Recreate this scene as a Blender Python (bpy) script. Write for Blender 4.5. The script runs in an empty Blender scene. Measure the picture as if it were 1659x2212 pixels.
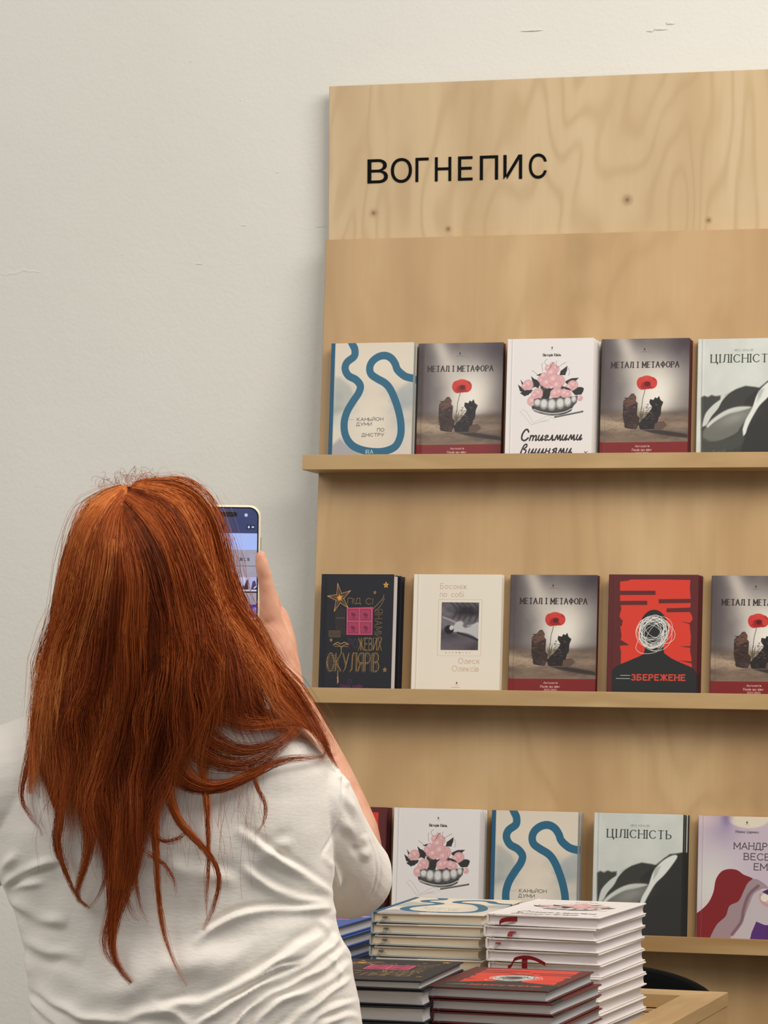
import bpy, bmesh, math, random
import numpy as np
from mathutils import Vector, Matrix, Euler

random.seed(7)
RNG = np.random.default_rng(11)
SC = bpy.context.scene
COL = SC.collection

# ------------------------------------------------------------------ camera
W0, H0, FPX = 1659, 2212, 7300.0
YAW, PITCH, ROLL = -0.2932, 0.0179, 0.0043
CAM_O = np.array([1.7238, -5.3672, 1.4829])
_cy, _sy, _cp, _sp = math.cos(YAW), math.sin(YAW), math.cos(PITCH), math.sin(PITCH)
FWD = np.array([_sy*_cp, _cy*_cp, _sp])
_r = np.array([_cy, -_sy, 0.0]); _u = np.cross(_r, FWD)
RGT = math.cos(ROLL)*_r + math.sin(ROLL)*_u
UPV = -math.sin(ROLL)*_r + math.cos(ROLL)*_u
cam_d = bpy.data.cameras.new('camera'); cam = bpy.data.objects.new('camera', cam_d); COL.objects.link(cam)
cam_d.sensor_fit = 'VERTICAL'; cam_d.sensor_height = 36.0; cam_d.lens = FPX/H0*36.0
cam_d.clip_start = 0.05; cam_d.clip_end = 60
M = Matrix(((RGT[0], UPV[0], -FWD[0], CAM_O[0]), (RGT[1], UPV[1], -FWD[1], CAM_O[1]),
            (RGT[2], UPV[2], -FWD[2], CAM_O[2]), (0, 0, 0, 1)))
cam.matrix_world = M
SC.camera = cam

# ------------------------------------------------------------------ world, lights, exposure
world = bpy.data.worlds.new('world'); SC.world = world; world.use_nodes = True
wb = world.node_tree.nodes['Background']; wb.inputs[0].default_value = (0.97, 0.98, 0.98, 1); wb.inputs[1].default_value = 0.36
def area(name, loc, target, size, sy, power, color):
    d = bpy.data.lights.new(name, 'AREA'); d.shape = 'RECTANGLE'; d.size = size; d.size_y = sy; d.energy = power; d.color = color
    o = bpy.data.objects.new(name, d); COL.objects.link(o); o.location = loc
    o.rotation_euler = (Vector(target)-Vector(loc)).to_track_quat('-Z', 'Y').to_euler(); return o
area('ceiling_panel_light', (1.9, -2.0, 3.1), (0.9, -0.4, 1.3), 1.7, 1.3, 64, (1.0, 0.945, 0.88))
area('ceiling_panel_light', (-1.6, -3.6, 3.5), (-0.4, -0.6, 1.4), 2.0, 2.0, 58, (1.0, 0.975, 0.935))
SC.view_settings.view_transform = 'Standard'; SC.view_settings.look = 'None'
SC.view_settings.gamma = 1.0; SC.view_settings.use_curve_mapping = False
SC.view_settings.exposure = -0.06

# ------------------------------------------------------------------ helpers
def ray(u, v): return FWD + RGT*((u-W0/2)/FPX) - UPV*((v-H0/2)/FPX)
def at(u, v, d): return CAM_O + ray(u, v)*d
def at_arr(u, v, d):
    u = np.asarray(u, float); v = np.asarray(v, float); d = np.asarray(d, float)
    return CAM_O + (FWD + RGT*((u-W0/2)/FPX)[..., None] - UPV*((v-H0/2)/FPX)[..., None])*d[..., None]
def to_uvd(P):
    q = P - CAM_O; d = q @ FWD
    return W0/2 + FPX*(q @ RGT)/d, H0/2 - FPX*(q @ UPV)/d, d

def srgb(r, g, b):
    f = lambda c: (c/12.92 if c <= 0.04045 else ((c+0.055)/1.055)**2.4)
    return (f(r/255), f(g/255), f(b/255), 1)

def link_mesh(name, verts, faces, mat, parent=None, smooth=False, uvs=None):
    me = bpy.data.meshes.new(name); me.from_pydata([tuple(map(float, v)) for v in verts], [], [tuple(f) for f in faces])
    if mat is not None:
        for m in (mat if isinstance(mat, (list, tuple)) else [mat]): me.materials.append(m)
    if smooth: me.polygons.foreach_set('use_smooth', [True]*len(me.polygons))
    me.update()
    o = bpy.data.objects.new(name, me); COL.objects.link(o)
    if parent: o.parent = parent
    return o
def link_bm(name, bm, mat, parent=None, smooth=False):
    me = bpy.data.meshes.new(name); bm.to_mesh(me); bm.free()
    if mat is not None:
        for m in (mat if isinstance(mat, (list, tuple)) else [mat]): me.materials.append(m)
    if smooth: me.polygons.foreach_set('use_smooth', [True]*len(me.polygons))
    o = bpy.data.objects.new(name, me); COL.objects.link(o)
    if parent: o.parent = parent
    return o
def box_bm(x0, x1, y0, y1, z0, z1, bev=0.0, seg=2, bm=None):
    b = bmesh.new()
    r = bmesh.ops.create_cube(b, size=1.0)
    for v in b.verts:
        v.co = Vector(((x0+x1)/2 + v.co.x*(x1-x0), (y0+y1)/2 + v.co.y*(y1-y0), (z0+z1)/2 + v.co.z*(z1-z0)))
    if bev > 0: bmesh.ops.bevel(b, geom=b.edges[:], offset=bev, segments=seg, affect='EDGES', profile=0.5)
    if bm is None: return b
    me = bpy.data.meshes.new('t'); b.to_mesh(me); b.free(); bm.from_mesh(me); bpy.data.meshes.remove(me); return bm
def thing(name, label, cat, group=None, loc=(0, 0, 0), rot=None):
    o = bpy.data.objects.new(name, None); COL.objects.link(o); o.location = loc
    if rot is not None: o.rotation_euler = rot
    o['label'] = label; o['category'] = cat
    if group: o['group'] = group
    o.empty_display_size = 0.05
    return o
def tag(o, label=None, cat=None, group=None, kind=None):
    if label: o['label'] = label
    if cat: o['category'] = cat
    if group: o['group'] = group
    if kind: o['kind'] = kind
    return o
def copy_tree(o, parent=None):
    c = o.copy(); COL.objects.link(c); c.parent = parent
    for ch in list(o.children): copy_tree(ch, c)
    return c

# ------------------------------------------------------------------ node materials
def mat_base(name, color, rough=0.6, spec=0.4):
    m = bpy.data.materials.new(name); m.use_nodes = True
    b = m.node_tree.nodes['Principled BSDF']
    b.inputs['Base Color'].default_value = color; b.inputs['Roughness'].default_value = rough
    b.inputs['Specular IOR Level'].default_value = spec
    return m
class NT:
    def __init__(s, m): s.m = m; s.t = m.node_tree; s.b = s.t.nodes['Principled BSDF']
    def n(s, ty, **kw):
        nd = s.t.nodes.new(ty)
        for k, v in kw.items():
            if hasattr(nd, k): setattr(nd, k, v)
        return nd
    def l(s, a, b): s.t.links.new(a, b)
    def coord(s, scale=(1, 1, 1), loc=(0, 0, 0), kind='Object'):
        tc = s.n('ShaderNodeTexCoord'); mp = s.n('ShaderNodeMapping')
        mp.inputs['Scale'].default_value = scale; mp.inputs['Location'].default_value = loc
        s.l(tc.outputs[kind], mp.inputs[0]); return mp.outputs[0]
    def noise(s, vec, scale, detail=3, rough=0.5, dist=0.0):
        nd = s.n('ShaderNodeTexNoise'); nd.inputs['Scale'].default_value = scale; nd.inputs['Detail'].default_value = detail
        nd.inputs['Roughness'].default_value = rough; nd.inputs['Distortion'].default_value = dist
        s.l(vec, nd.inputs['Vector']); return nd.outputs[0]
    def ramp(s, fac, stops):
        nd = s.n('ShaderNodeValToRGB'); cr = nd.color_ramp
        while len(cr.elements) < len(stops): cr.elements.new(0.5)
        for e, (p, c) in zip(cr.elements, stops): e.position = p; e.color = c
        s.l(fac, nd.inputs[0]); return nd.outputs[0]
    def math(s, op, a, b=None):
        nd = s.n('ShaderNodeMath'); nd.operation = op
        for i, x in enumerate((a, b)):
            if x is None: continue
            if isinstance(x, (int, float)): nd.inputs[i].default_value = x
            else: s.l(x, nd.inputs[i])
        return nd.outputs[0]
    def mix(s, fac, a, b, mode='MIX'):
        nd = s.n('ShaderNodeMix'); nd.data_type = 'RGBA'; nd.blend_type = mode
        for i, x in ((0, fac), (6, a), (7, b)):
            if isinstance(x, (int, float)): nd.inputs[i].default_value = x
            elif isinstance(x, tuple): nd.inputs[i].default_value = x
            else: s.l(x, nd.inputs[i])
        return nd.outputs[2]
    def bump(s, h, strength, dist=0.001):
        nd = s.n('ShaderNodeBump'); nd.inputs['Strength'].default_value = strength; nd.inputs['Distance'].default_value = dist
        s.l(h, nd.inputs['Height']); s.l(nd.outputs[0], s.b.inputs['Normal'])
    def color(s, c): s.l(c, s.b.inputs['Base Color'])

def mat_wall():
    m = mat_base('painted_plaster', srgb(228, 222, 208), 0.85, 0.2); t = NT(m)
    v = t.coord()
    n1 = t.noise(v, 1.3, 3); n2 = t.noise(v, 6.0, 4)
    c = t.ramp(n1, [(0.3, srgb(221, 219, 209)), (0.7, srgb(228, 224, 216))])
    c = t.mix(t.math('MULTIPLY', n2, 0.12), c, srgb(214, 212, 202))
    t.color(c)
    h = t.math('ADD', t.math('MULTIPLY', t.noise(v, 5.0, 5, 0.6), 0.8), t.math('MULTIPLY', t.noise(v, 160.0, 3), 0.12))
    t.bump(h, 0.35, 0.01)
    return m
def mat_birch(name, base, dark, light, freq, seed, contour, knots=()):
    # rotary-cut birch veneer in the panel's own plane (x across, z along the grain)
    m = mat_base(name, base, 0.42, 0.35); t = NT(m)
    v = t.coord((1, 1, 0.34), (seed, seed*2.1, 0))
    big = t.noise(v, 3.2, 3, 0.5, 0.4)
    lines = t.math('SINE', t.math('MULTIPLY', big, freq))
    lines = t.math('POWER', t.math('ADD', t.math('MULTIPLY', lines, 0.5), 0.5), 3.0)
    fine = t.noise(t.coord((1, 1, 0.035), (seed, 0, 0)), 95, 4, 0.6)
    broad = t.noise(t.coord((1, 1, 0.12), (seed*3, 0, 0)), 7.0, 2)
    c = t.ramp(broad, [(0.3, dark), (0.52, base), (0.72, light)])
    c = t.mix(t.math('MULTIPLY', lines, contour), c, dark)
    c = t.mix(t.math('MULTIPLY', fine, 0.42), c, dark)
    blot = t.noise(t.coord((1, 1, 0.6), (seed, 4, 0)), 14, 3)
    c = t.mix(t.ramp(blot, [(0.52, (0, 0, 0, 1)), (0.8, (.35, .35, .35, 1))]), c, light)
    for kx, kz, kr in knots:
        tc = t.n('ShaderNodeTexCoord'); vm = t.n('ShaderNodeVectorMath'); vm.operation = 'DISTANCE'
        t.l(tc.outputs['Object'], vm.inputs[0]); vm.inputs[1].default_value = (kx, 0.02, kz)
        k = t.ramp(vm.outputs['Value'], [(0.0, (1, 1, 1, 1)), (kr, (.5, .5, .5, 1)), (kr*3, (0, 0, 0, 1))])
        c = t.mix(k, c, srgb(120, 84, 48))
    t.color(c); t.bump(fine, 0.08, 0.001)
    return m
def mat_board(name, axis_scale, base, dark, light, seed, rings=26.0):
    m = mat_base(name, base, 0.45, 0.35); t = NT(m)
    v = t.coord(axis_scale, (seed, seed, seed*.3))
    n = t.noise(v, 9, 3, 0.5, 0.6)
    l = t.math('ADD', t.math('MULTIPLY', t.math('SINE', t.math('MULTIPLY', n, rings)), 0.5), 0.5)
    f = t.noise(v, 120, 3)
    c = t.ramp(n, [(0.3, dark), (0.5, base), (0.7, light)])
    c = t.mix(t.math('MULTIPLY', l, 0.55), c, dark)
    c = t.mix(t.math('MULTIPLY', f, 0.35), c, dark)
    t.color(c); t.bump(f, 0.08, 0.001)
    return m
def mat_cloth_floor():
    m = mat_base('grey_floor', srgb(120, 116, 110), 0.5); t = NT(m)
    t.color(t.ramp(t.noise(t.coord(), 8, 4), [(0.3, srgb(110, 106, 100)), (0.7, srgb(128, 124, 118))])); return m

M_WALL = mat_wall(); M_FLOOR = mat_cloth_floor()
M_HEAD = mat_birch('header_birch', srgb(207, 181, 141), srgb(186, 157, 116), srgb(213, 190, 151), 150, 2.0, 0.60,
                   knots=((0.2065, 2.053, 0.0022), (0.645, 2.056, 0.0022), (0.077, 2.083, 0.003), (0.51, 2.093, 0.004)))
M_PANEL = mat_birch('backboard_birch', srgb(198, 163, 117), srgb(172, 137, 93), srgb(208, 178, 132), 60, 5.3, 0.30)
M_SHELF = mat_board('shelf_ash', (0.16, 1, 1), srgb(202, 172, 124), srgb(160, 124, 78), srgb(214, 188, 142), 1.7)
M_TRAYX = mat_board('tray_oak', (0.16, 1, 1), srgb(198, 166, 120), srgb(164, 130, 86), srgb(210, 182, 138), 3.1)
M_TRAYY = mat_board('tray_oak_side', (1, 0.16, 1), srgb(198, 166, 120), srgb(164, 130, 86), srgb(210, 182, 138), 4.4)
M_BLACKLET = mat_base('black_vinyl', srgb(12, 14, 13), 0.8, .1)
M_CHAIR = mat_base('black_fabric', srgb(12, 13, 13), 0.9, 0.1)
M_METAL = mat_base('dark_metal', srgb(50, 50, 52), 0.35); M_METAL.node_tree.nodes['Principled BSDF'].inputs['Metallic'].default_value = 0.9

# ------------------------------------------------------------------ room
def struct(name, bm, mat):
    o = link_bm(name, bm, mat); o['kind'] = 'structure'; return o
struct('floor', box_bm(-4, 6, -7.5, 0.16, -0.1, 0), M_FLOOR)
wbm = bmesh.new()
# wall with faintly uneven plaster: a fine grid with real relief
nx, nz = 200, 110
WX0, WX1, WZ0, WZ1 = -4.0, 6.0, 0.0, 3.6
gx = np.linspace(WX0, WX1, nx+1); gz = np.linspace(WZ0, WZ1, nz+1)
vs = []; fs = []
for j, z in enumerate(gz):
    for i, x in enumerate(gx):
        y = 0.06 + 0.0012*math.sin(3.1*x+1.3*z)*math.sin(2.3*z+0.4*x) + 0.0005*math.sin(17*x+9*z)
        vs.append((x, y, z))
for j in range(nz):
    for i in range(nx):
        a = j*(nx+1)+i; fs.append((a, a+1, a+nx+2, a+nx+1))
b0 = len(vs); vs += [(WX0, .16, WZ0), (WX1, .16, WZ0), (WX1, .16, WZ1), (WX0, .16, WZ1)]; fs.append((b0+3, b0+2, b0+1, b0))
o = link_mesh('wall_back', vs, fs, M_WALL, smooth=True); o['kind'] = 'structure'
struct('wall_left', box_bm(-4.1, -4.0, -7.5, 0.16, 0, 3.6), M_WALL)
# small plaster flaws on the wall (chips and a trowel ridge)
def aty(u, v, y): d = ray(u, v); return CAM_O + d*((y-CAM_O[1])/d[1])
bm = bmesh.new()
def chip(u, v, w, h, t=0.0011):
    c = aty(u, v, 0.059); n = 14; vv = []
    for k in range(n):
        a = 2*math.pi*k/n; rr = random.uniform(.6, 1.15)
        vv.append(bm.verts.new((c[0]+w*rr*math.cos(a), c[1], c[2]+h*rr*math.sin(a))))
    top = bm.verts.new((c[0], c[1]-t, c[2]))
    for k in range(n): bm.faces.new((vv[k], top, vv[(k+1) % n]))
for q in ((1425, 62, .014, .0035), (1448, 50, .008, .003), (1405, 66, .008, .0025), (412, 133, .005, .0022), (520, 216, .002, .003), (430, 570, .007, .002),
          (600, 372, .004, .002), (264, 550, .012, .002), (1150, 66, .02, .0014), (527, 487, .012, .0014), (690, 490, .016, .0014)): chip(*q)
prev = None
for k in range(66):   # soft trowel ridge across the wall
    c = aty(2+k*10, 592-22*min(k/34, 1)+3*math.sin(k*.9)+1.5*math.sin(k*2.3), 0.0596); hh = .0035*(.5+.5*abs(math.sin(k*.35)))
    cur = [bm.verts.new((c[0], c[1]-dy, c[2]+dz)) for dz, dy in ((hh*1.6, 0), (hh*.2, .0006*(.4+.6*abs(math.sin(k*.27)))), (-hh*.5, 0))]
    if prev:
        for a_ in (0, 1): bm.faces.new((prev[a_], prev[a_+1], cur[a_+1], cur[a_]))
    prev = cur
struct('trim_1', bm, M_WALL)

# ------------------------------------------------------------------ header board and sign letters
stand = thing('display_stand', 'tall birch plywood book display stand with three ledges against the wall', 'display stand')
link_bm('header_board', box_bm(-0.002, 1.9, 0.02, 0.038, 1.9, 2.298, 0.0008, 1), M_HEAD, stand)
LEAN, ZT = 0.0889, 2.0382
sl, cl = math.sin(LEAN), math.cos(LEAN)
NN = np.array([0, -cl, sl]); DN = np.array([0, -sl, -cl])
P0 = np.array([0, 0, ZT])
def pan(x, t, n): return P0 + np.array([x, 0, 0]) + DN*t + NN*n
bm = box_bm(0, 1.9, 0, 0.016, -2.035, 0, 0.0008, 1)
o = link_bm('backboard', bm, M_PANEL, stand); o.location = (0, 0.0, ZT); o.rotation_euler = (-LEAN, 0, 0)
# (local -z runs down the leaning board; its front face is local y=0)
TS = (0.3682, 0.7493, 1.1302); TILT = 0.0523; PR, TH = 0.0736, 0.0247
for k, t in enumerate(TS):
    a = pan(0, t, 0)
    nn = np.array([0, -math.cos(TILT), math.sin(TILT)]); tt = np.array([0, -math.sin(TILT), -math.cos(TILT)])
    prof = [(-.0005, 0.0125), (PR-.013, .0125), (PR-.013, 0.0006), (PR-.012, 0), (PR-.0007, 0), (PR, .0007), (PR, TH-.0007), (PR-.0007, TH), (-.004, TH)]
    vs = []; fs = []
    for x in (-0.0045, 1.92):
        for n_, t_ in prof: vs.append(a + nn*n_ + tt*t_ + np.array([x, 0, 0]))
    n = len(prof)
    for i in range(n): fs.append((i, (i+1) % n, n+(i+1) % n, n+i))
    fs.append(tuple(range(n-1, -1, -1))); fs.append(tuple(range(n, 2*n)))
    link_mesh('ledge', vs, fs, M_SHELF, stand)

# sign: ВОГНЕПИС, one thin letter each, placed on the header board
LET = [('В', .0665, .1017), ('О', .1073, .1435), ('Г', .1500, .1724), ('Н', .1836, .2115), ('Е', .2235, .2482), ('П', .2609, .2918), ('И', .3012, .3328), ('С', .3446, .3744)]
sign = thing('lettering', 'thin black letters reading ВОГНЕПИС on the pale header board', 'sign')
for ch, x0, x1 in LET:
    cu = bpy.data.curves.new('letter', 'FONT'); cu.body = ch; cu.size = 0.05
    tmp = bpy.data.objects.new('tmp', cu); COL.objects.link(tmp)
    me = bpy.data.meshes.new_from_object(tmp); bpy.data.objects.remove(tmp)
    co = np.array([v.co[:] for v in me.vertices]); mn, mx = co.min(0), co.max(0)
    hz = 0.0400; z0 = 2.1328
    if ch in 'ОС': hz += .0012; z0 -= .0006
    for v, c in zip(me.vertices, co):
        v.co = (x0+(c[0]-mn[0])/(mx[0]-mn[0])*(x1-x0), 0.0196, z0+(c[1]-mn[1])/(mx[1]-mn[1])*hz)
    b = bmesh.new(); b.from_mesh(me); bpy.data.meshes.remove(me)
    bmesh.ops.recalc_face_normals(b, faces=b.faces[:])
    r = bmesh.ops.extrude_face_region(b, geom=b.faces[:])
    for v in [g for g in r['geom'] if isinstance(g, bmesh.types.BMVert)]: v.co.y -= 0.0012
    bmesh.ops.recalc_face_normals(b, faces=b.faces[:])
    link_bm('letter', b, M_BLACKLET, sign)

# ------------------------------------------------------------------ printed covers: drawn in code, in millimetres on a 145 x 200 sheet
PX = 3.0
class Art:
    def __init__(s, w=145, h=200, bg=(255, 255, 255)):
        s.w, s.h = w, h; s.W, s.H = int(w*PX), int(h*PX)
        s.c = np.ones((s.H, s.W, 3), np.float32)*np.array(bg, np.float32)/255
        s.X, s.Y = np.meshgrid((np.arange(s.W)+.5)/PX, (np.arange(s.H)+.5)/PX)
    def blend(s, a, col, sl_=None):
        col = np.array(col, np.float32)/255 if not isinstance(col, np.ndarray) else col
        if sl_ is None: s.c = s.c*(1-a[..., None]) + col*a[..., None]
        else: s.c[sl_] = s.c[sl_]*(1-a[..., None]) + col*a[..., None]
    def _win(s, x0, x1, y0, y1):
        i0 = max(0, int(y0*PX)-1); i1 = min(s.H, int(y1*PX)+2); j0 = max(0, int(x0*PX)-1); j1 = min(s.W, int(x1*PX)+2)
        return (slice(i0, max(i0, i1)), slice(j0, max(j0, j1)))
    def _seg(s, pts, win):
        X, Y = s.X[win], s.Y[win]; d = np.full(X.shape, 1e9)
        for (x0, y0), (x1, y1) in zip(pts[:-1], pts[1:]):
            dx, dy = x1-x0, y1-y0; L = dx*dx+dy*dy+1e-9
            t = np.clip(((X-x0)*dx+(Y-y0)*dy)/L, 0, 1); d = np.minimum(d, np.hypot(X-x0-t*dx, Y-y0-t*dy))
        return d
    def stroke(s, pts, wd, col, a=1.0, soft=0.2):
        xs = [p[0] for p in pts]; ys = [p[1] for p in pts]; m = wd/2+soft+.5
        win = s._win(min(xs)-m, max(xs)+m, min(ys)-m, max(ys)+m)
        if s.X[win].size == 0: return
        d = s._seg(pts, win); s.blend(np.clip((wd/2-d)/soft+.5, 0, 1)*a, col, win)
    def poly(s, pts, col, a=1.0, soft=0.25, grain=0):
        xs = [p[0] for p in pts]; ys = [p[1] for p in pts]; m = soft+1
        win = s._win(min(xs)-m, max(xs)+m, min(ys)-m, max(ys)+m)
        X, Y = s.X[win], s.Y[win]
        if X.size == 0: return
        ins = np.zeros(X.shape, bool); n = len(pts)
        for i in range(n):
            (x0, y0), (x1, y1) = pts[i], pts[(i+1) % n]
            if y0 == y1: continue
            c = ((y0 > Y) != (y1 > Y)) & (X < (x1-x0)*(Y-y0)/(y1-y0)+x0); ins ^= c
        d = s._seg(list(pts)+[pts[0]], win); sd = np.where(ins, d, -d)
        al = np.clip(sd/soft+.5, 0, 1)*a
        if grain: al = al*(1-grain*RNG.random(X.shape))
        s.blend(al, col, win)
    def ell(s, cx, cy, rx, ry, col, a=1.0, rot=0, soft=0.3):
        m = max(rx, ry)+soft+1; win = s._win(cx-m, cx+m, cy-m, cy+m); X, Y = s.X[win]-cx, s.Y[win]-cy
        if X.size == 0: return
        c, q = math.cos(rot), math.sin(rot); x, y = X*c+Y*q, -X*q+Y*c
        r = np.hypot(x/rx, y/ry); s.blend(np.clip((1-r)*min(rx, ry)/soft+.5, 0, 1)*a, col, win)
    def glow(s, cx, cy, rx, ry, col, a=1.0, p=2.0, rot=0):
        c, q = math.cos(rot), math.sin(rot); X, Y = s.X-cx, s.Y-cy; x, y = X*c+Y*q, -X*q+Y*c
        s.blend((a*np.exp(-(np.hypot(x/rx, y/ry))**p)).astype(np.float32), col)
    def cloud(s, col, a, sc, seed, mask=None, sx=1.0):
        r = np.random.default_rng(seed); v = np.zeros((s.H, s.W), np.float32)
        for o_ in range(4):
            k = sc/2**o_; g = r.random((int(s.h/k)+3, int(s.w/(k*sx))+3))
            yy, xx = s.Y/k, s.X/(k*sx); i, j = yy.astype(int), xx.astype(int); fy, fx = yy-i, xx-j
            fy = fy*fy*(3-2*fy); fx = fx*fx*(3-2*fx)
            v += (g[i, j]*(1-fy)*(1-fx)+g[i+1, j]*fy*(1-fx)+g[i, j+1]*(1-fy)*fx+g[i+1, j+1]*fy*fx)/2**o_
        v = np.clip((v/1.875-.35)/.35, 0, 1)*a
        if mask is not None: v = v*mask
        s.blend(v.astype(np.float32), col)
    def image(s, name):
        im = bpy.data.images.new(name, s.W, s.H); px = np.ones((s.H, s.W, 4), np.float32); px[..., :3] = np.clip(s.c[::-1], 0, 1)
        im.pixels.foreach_set(px.ravel()); im.update(); im.pack(); return im

def arc(cx, cy, rx, ry, a0, a1, n=9):
    return [(cx+rx*math.cos(math.radians(a0+(a1-a0)*i/n)), cy+ry*math.sin(math.radians(a0+(a1-a0)*i/n))) for i in range(n+1)]
# stroke alphabet: unit cap height, y down; (width, strokes, stems whose ends take a serif)
G = {
 'А': (.8, [[(0, 1), (.4, 0), (.8, 1)], [(.14, .66), (.66, .66)]]), 'Б': (.62, [[(0, 1), (0, 0), (.55, 0)], [(0, .45)]+arc(.3, .72, .3, .27, -90, 90)+[(0, 1)]]),
 'В': (.62, [[(0, 0), (0, 1)], [(0, 0)]+arc(.3, .24, .26, .24, -90, 90)+[(0, .48)]+arc(.32, .74, .3, .26, -90, 90)+[(0, 1)]]),
 'Г': (.55, [[(0, 1), (0, 0), (.55, 0)]]), 'Д': (.8, [[(.1, 1), (.22, 0), (.65, 0), (.65, 1)], [(0, 1.18), (0, 1), (.8, 1), (.8, 1.18)]]),
 'Е': (.58, [[(.58, 0), (0, 0), (0, 1), (.58, 1)], [(0, .48), (.48, .48)]]), 'Є': (.66, [arc(.38, .5, .38, .5, -50, -310)[0:10], [(.05, .5), (.5, .5)]]),
 'Ж': (1.0, [[(.5, 0), (.5, 1)], [(0, 0), (.4, .48), (0, 1)], [(1, 0), (.6, .48), (1, 1)], [(.4, .48), (.6, .48)]]),
 'З': (.58, [arc(.28, .25, .28, .25, -150, 90)+arc(.28, .75, .3, .26, -90, 150)]),
 'И': (.7, [[(0, 0), (0, 1), (.7, 0), (.7, 1)]]), 'Й': (.7, [[(0, 0), (0, 1), (.7, 0), (.7, 1)], [(.22, -.22), (.35, -.12), (.48, -.22)]]),
 'І': (.0, [[(0, 0), (0, 1)]]), 'К': (.65, [[(0, 0), (0, 1)], [(.62, 0), (.05, .5), (.65, 1)]]),
 'Л': (.74, [[(0, 1), (.2, .9), (.27, 0), (.74, 0), (.74, 1)]]), 'М': (.85, [[(0, 1), (0, 0), (.425, .75), (.85, 0), (.85, 1)]]),
 'Н': (.7, [[(0, 0), (0, 1)], [(.7, 0), (.7, 1)], [(0, .48), (.7, .48)]]), 'О': (.84, [arc(.42, .5, .42, .5, 0, 360, 18)]),
 'П': (.7, [[(0, 1), (0, 0), (.7, 0), (.7, 1)]]), 'Р': (.6, [[(0, 1), (0, 0)]+arc(.3, .27, .3, .27, -90, 90)+[(0, .54)]]),
 'С': (.74, [arc(.42, .5, .42, .5, -42, -318, 14)]), 'Т': (.7, [[(0, 0), (.7, 0)], [(.35, 0), (.35, 1)]]),
 'У': (.7, [[(0, 0), (.36, .6)], [(.7, 0), (.3, .85), (.12, 1)]]), 'Ф': (.9, [[(.45, -.05), (.45, 1.05)], arc(.45, .48, .43, .32, 0, 360, 16)]),
 'Х': (.7, [[(0, 0), (.7, 1)], [(.7, 0), (0, 1)]]), 'Ц': (.8, [[(0, 0), (0, 1), (.8, 1), (.8, 1.2)], [(.65, 0), (.65, 1)]]),
 'Ш': (.95, [[(0, 0), (0, 1), (.95, 1), (.95, 0)], [(.47, 0), (.47, 1)]]), 'Ь': (.6, [[(0, 0), (0, 1)]+arc(.28, .74, .3, .26, 90, -90)+[(0, .48)]]),
 'Ю': (1.1, [[(0, 0), (0, 1)], [(0, .5), (.32, .5)], arc(.7, .5, .38, .5, 0, 360, 16)]), 'Я': (.62, [[(.62, 1), (.62, 0)]+arc(.3, .27, .3, .27, -90, -270)+[(.62, .54)], [(.3, .54), (0, 1)]]),
 'B': (.62, [[(0, 0), (0, 1)], [(0, 0)]+arc(.3, .24, .26, .24, -90, 90)+[(0, .48)]+arc(.32, .74, .3, .26, -90, 90)+[(0, 1)]]), 'L': (.5, [[(0, 0), (0, 1), (.5, 1)]]),
 'S': (.55, [arc(.28, .25, .26, .25, -30, -270)+arc(.28, .75, .28, .25, -90, 150)]), 'I': (0, [[(0, 0), (0, 1)]]), 'R': (.6, [[(0, 1), (0, 0)]+arc(.3, .27, .3, .27, -90, 90)+[(0, .54)], [(.3, .54), (.62, 1)]]),
 'A': (.8, [[(0, 1), (.4, 0), (.8, 1)], [(.14, .66), (.66, .66)]]), 'N': (.7, [[(0, 1), (0, 0), (.7, 1), (.7, 0)]]),
 '2': (.5, [arc(.25, .26, .25, .26, -170, 20)+[(0, 1), (.5, 1)]]), '0': (.5, [arc(.25, .5, .25, .5, 0, 360, 14)]), '3': (.5, [arc(.24, .25, .24, .25, -150, 90)+arc(.24, .75, .26, .26, -90, 150)]), '-': (.3, [[(0, .5), (.3, .5)]]),
}
# lower case where its form differs
G.update({
 'а': (.5, [arc(.24, .68, .24, .3, 0, 360, 12), [(.48, .36), (.48, 1)]]), 'б': (.5, [arc(.25, .7, .25, .3, 0, 360, 12), [(.0, .7), (.05, .25), (.45, .02)]]),
 'е': (.5, [[(.02, .66), (.48, .66)]+arc(.25, .68, .25, .32, 0, -300, 12)]), 'р': (.5, [[(0, 1.3), (0, .38)], arc(.25, .68, .25, .32, 0, 360, 12)]),
})
SMALL = {'в': 'В', 'г': 'Г', 'д': 'Д', 'ж': 'Ж', 'з': 'З', 'и': 'И', 'й': 'Й', 'і': 'І', 'к': 'К', 'л': 'Л', 'м': 'М', 'н': 'Н', 'о': 'О', 'п': 'П', 'с': 'С', 'т': 'Т', 'у': 'У', 'х': 'Х', 'ц': 'Ц', 'ш': 'Ш', 'ь': 'Ь', 'ю': 'Ю', 'я': 'Я', 'ф': 'Ф'}
for lo, up in SMALL.items():
    w, st = G[up]; G[lo] = (w*.66, [[(x*.66, .36+y*.64) for x, y in q] for q in st]+([[(0, .06), (0, .12)]] if lo == 'і' else []))
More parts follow.
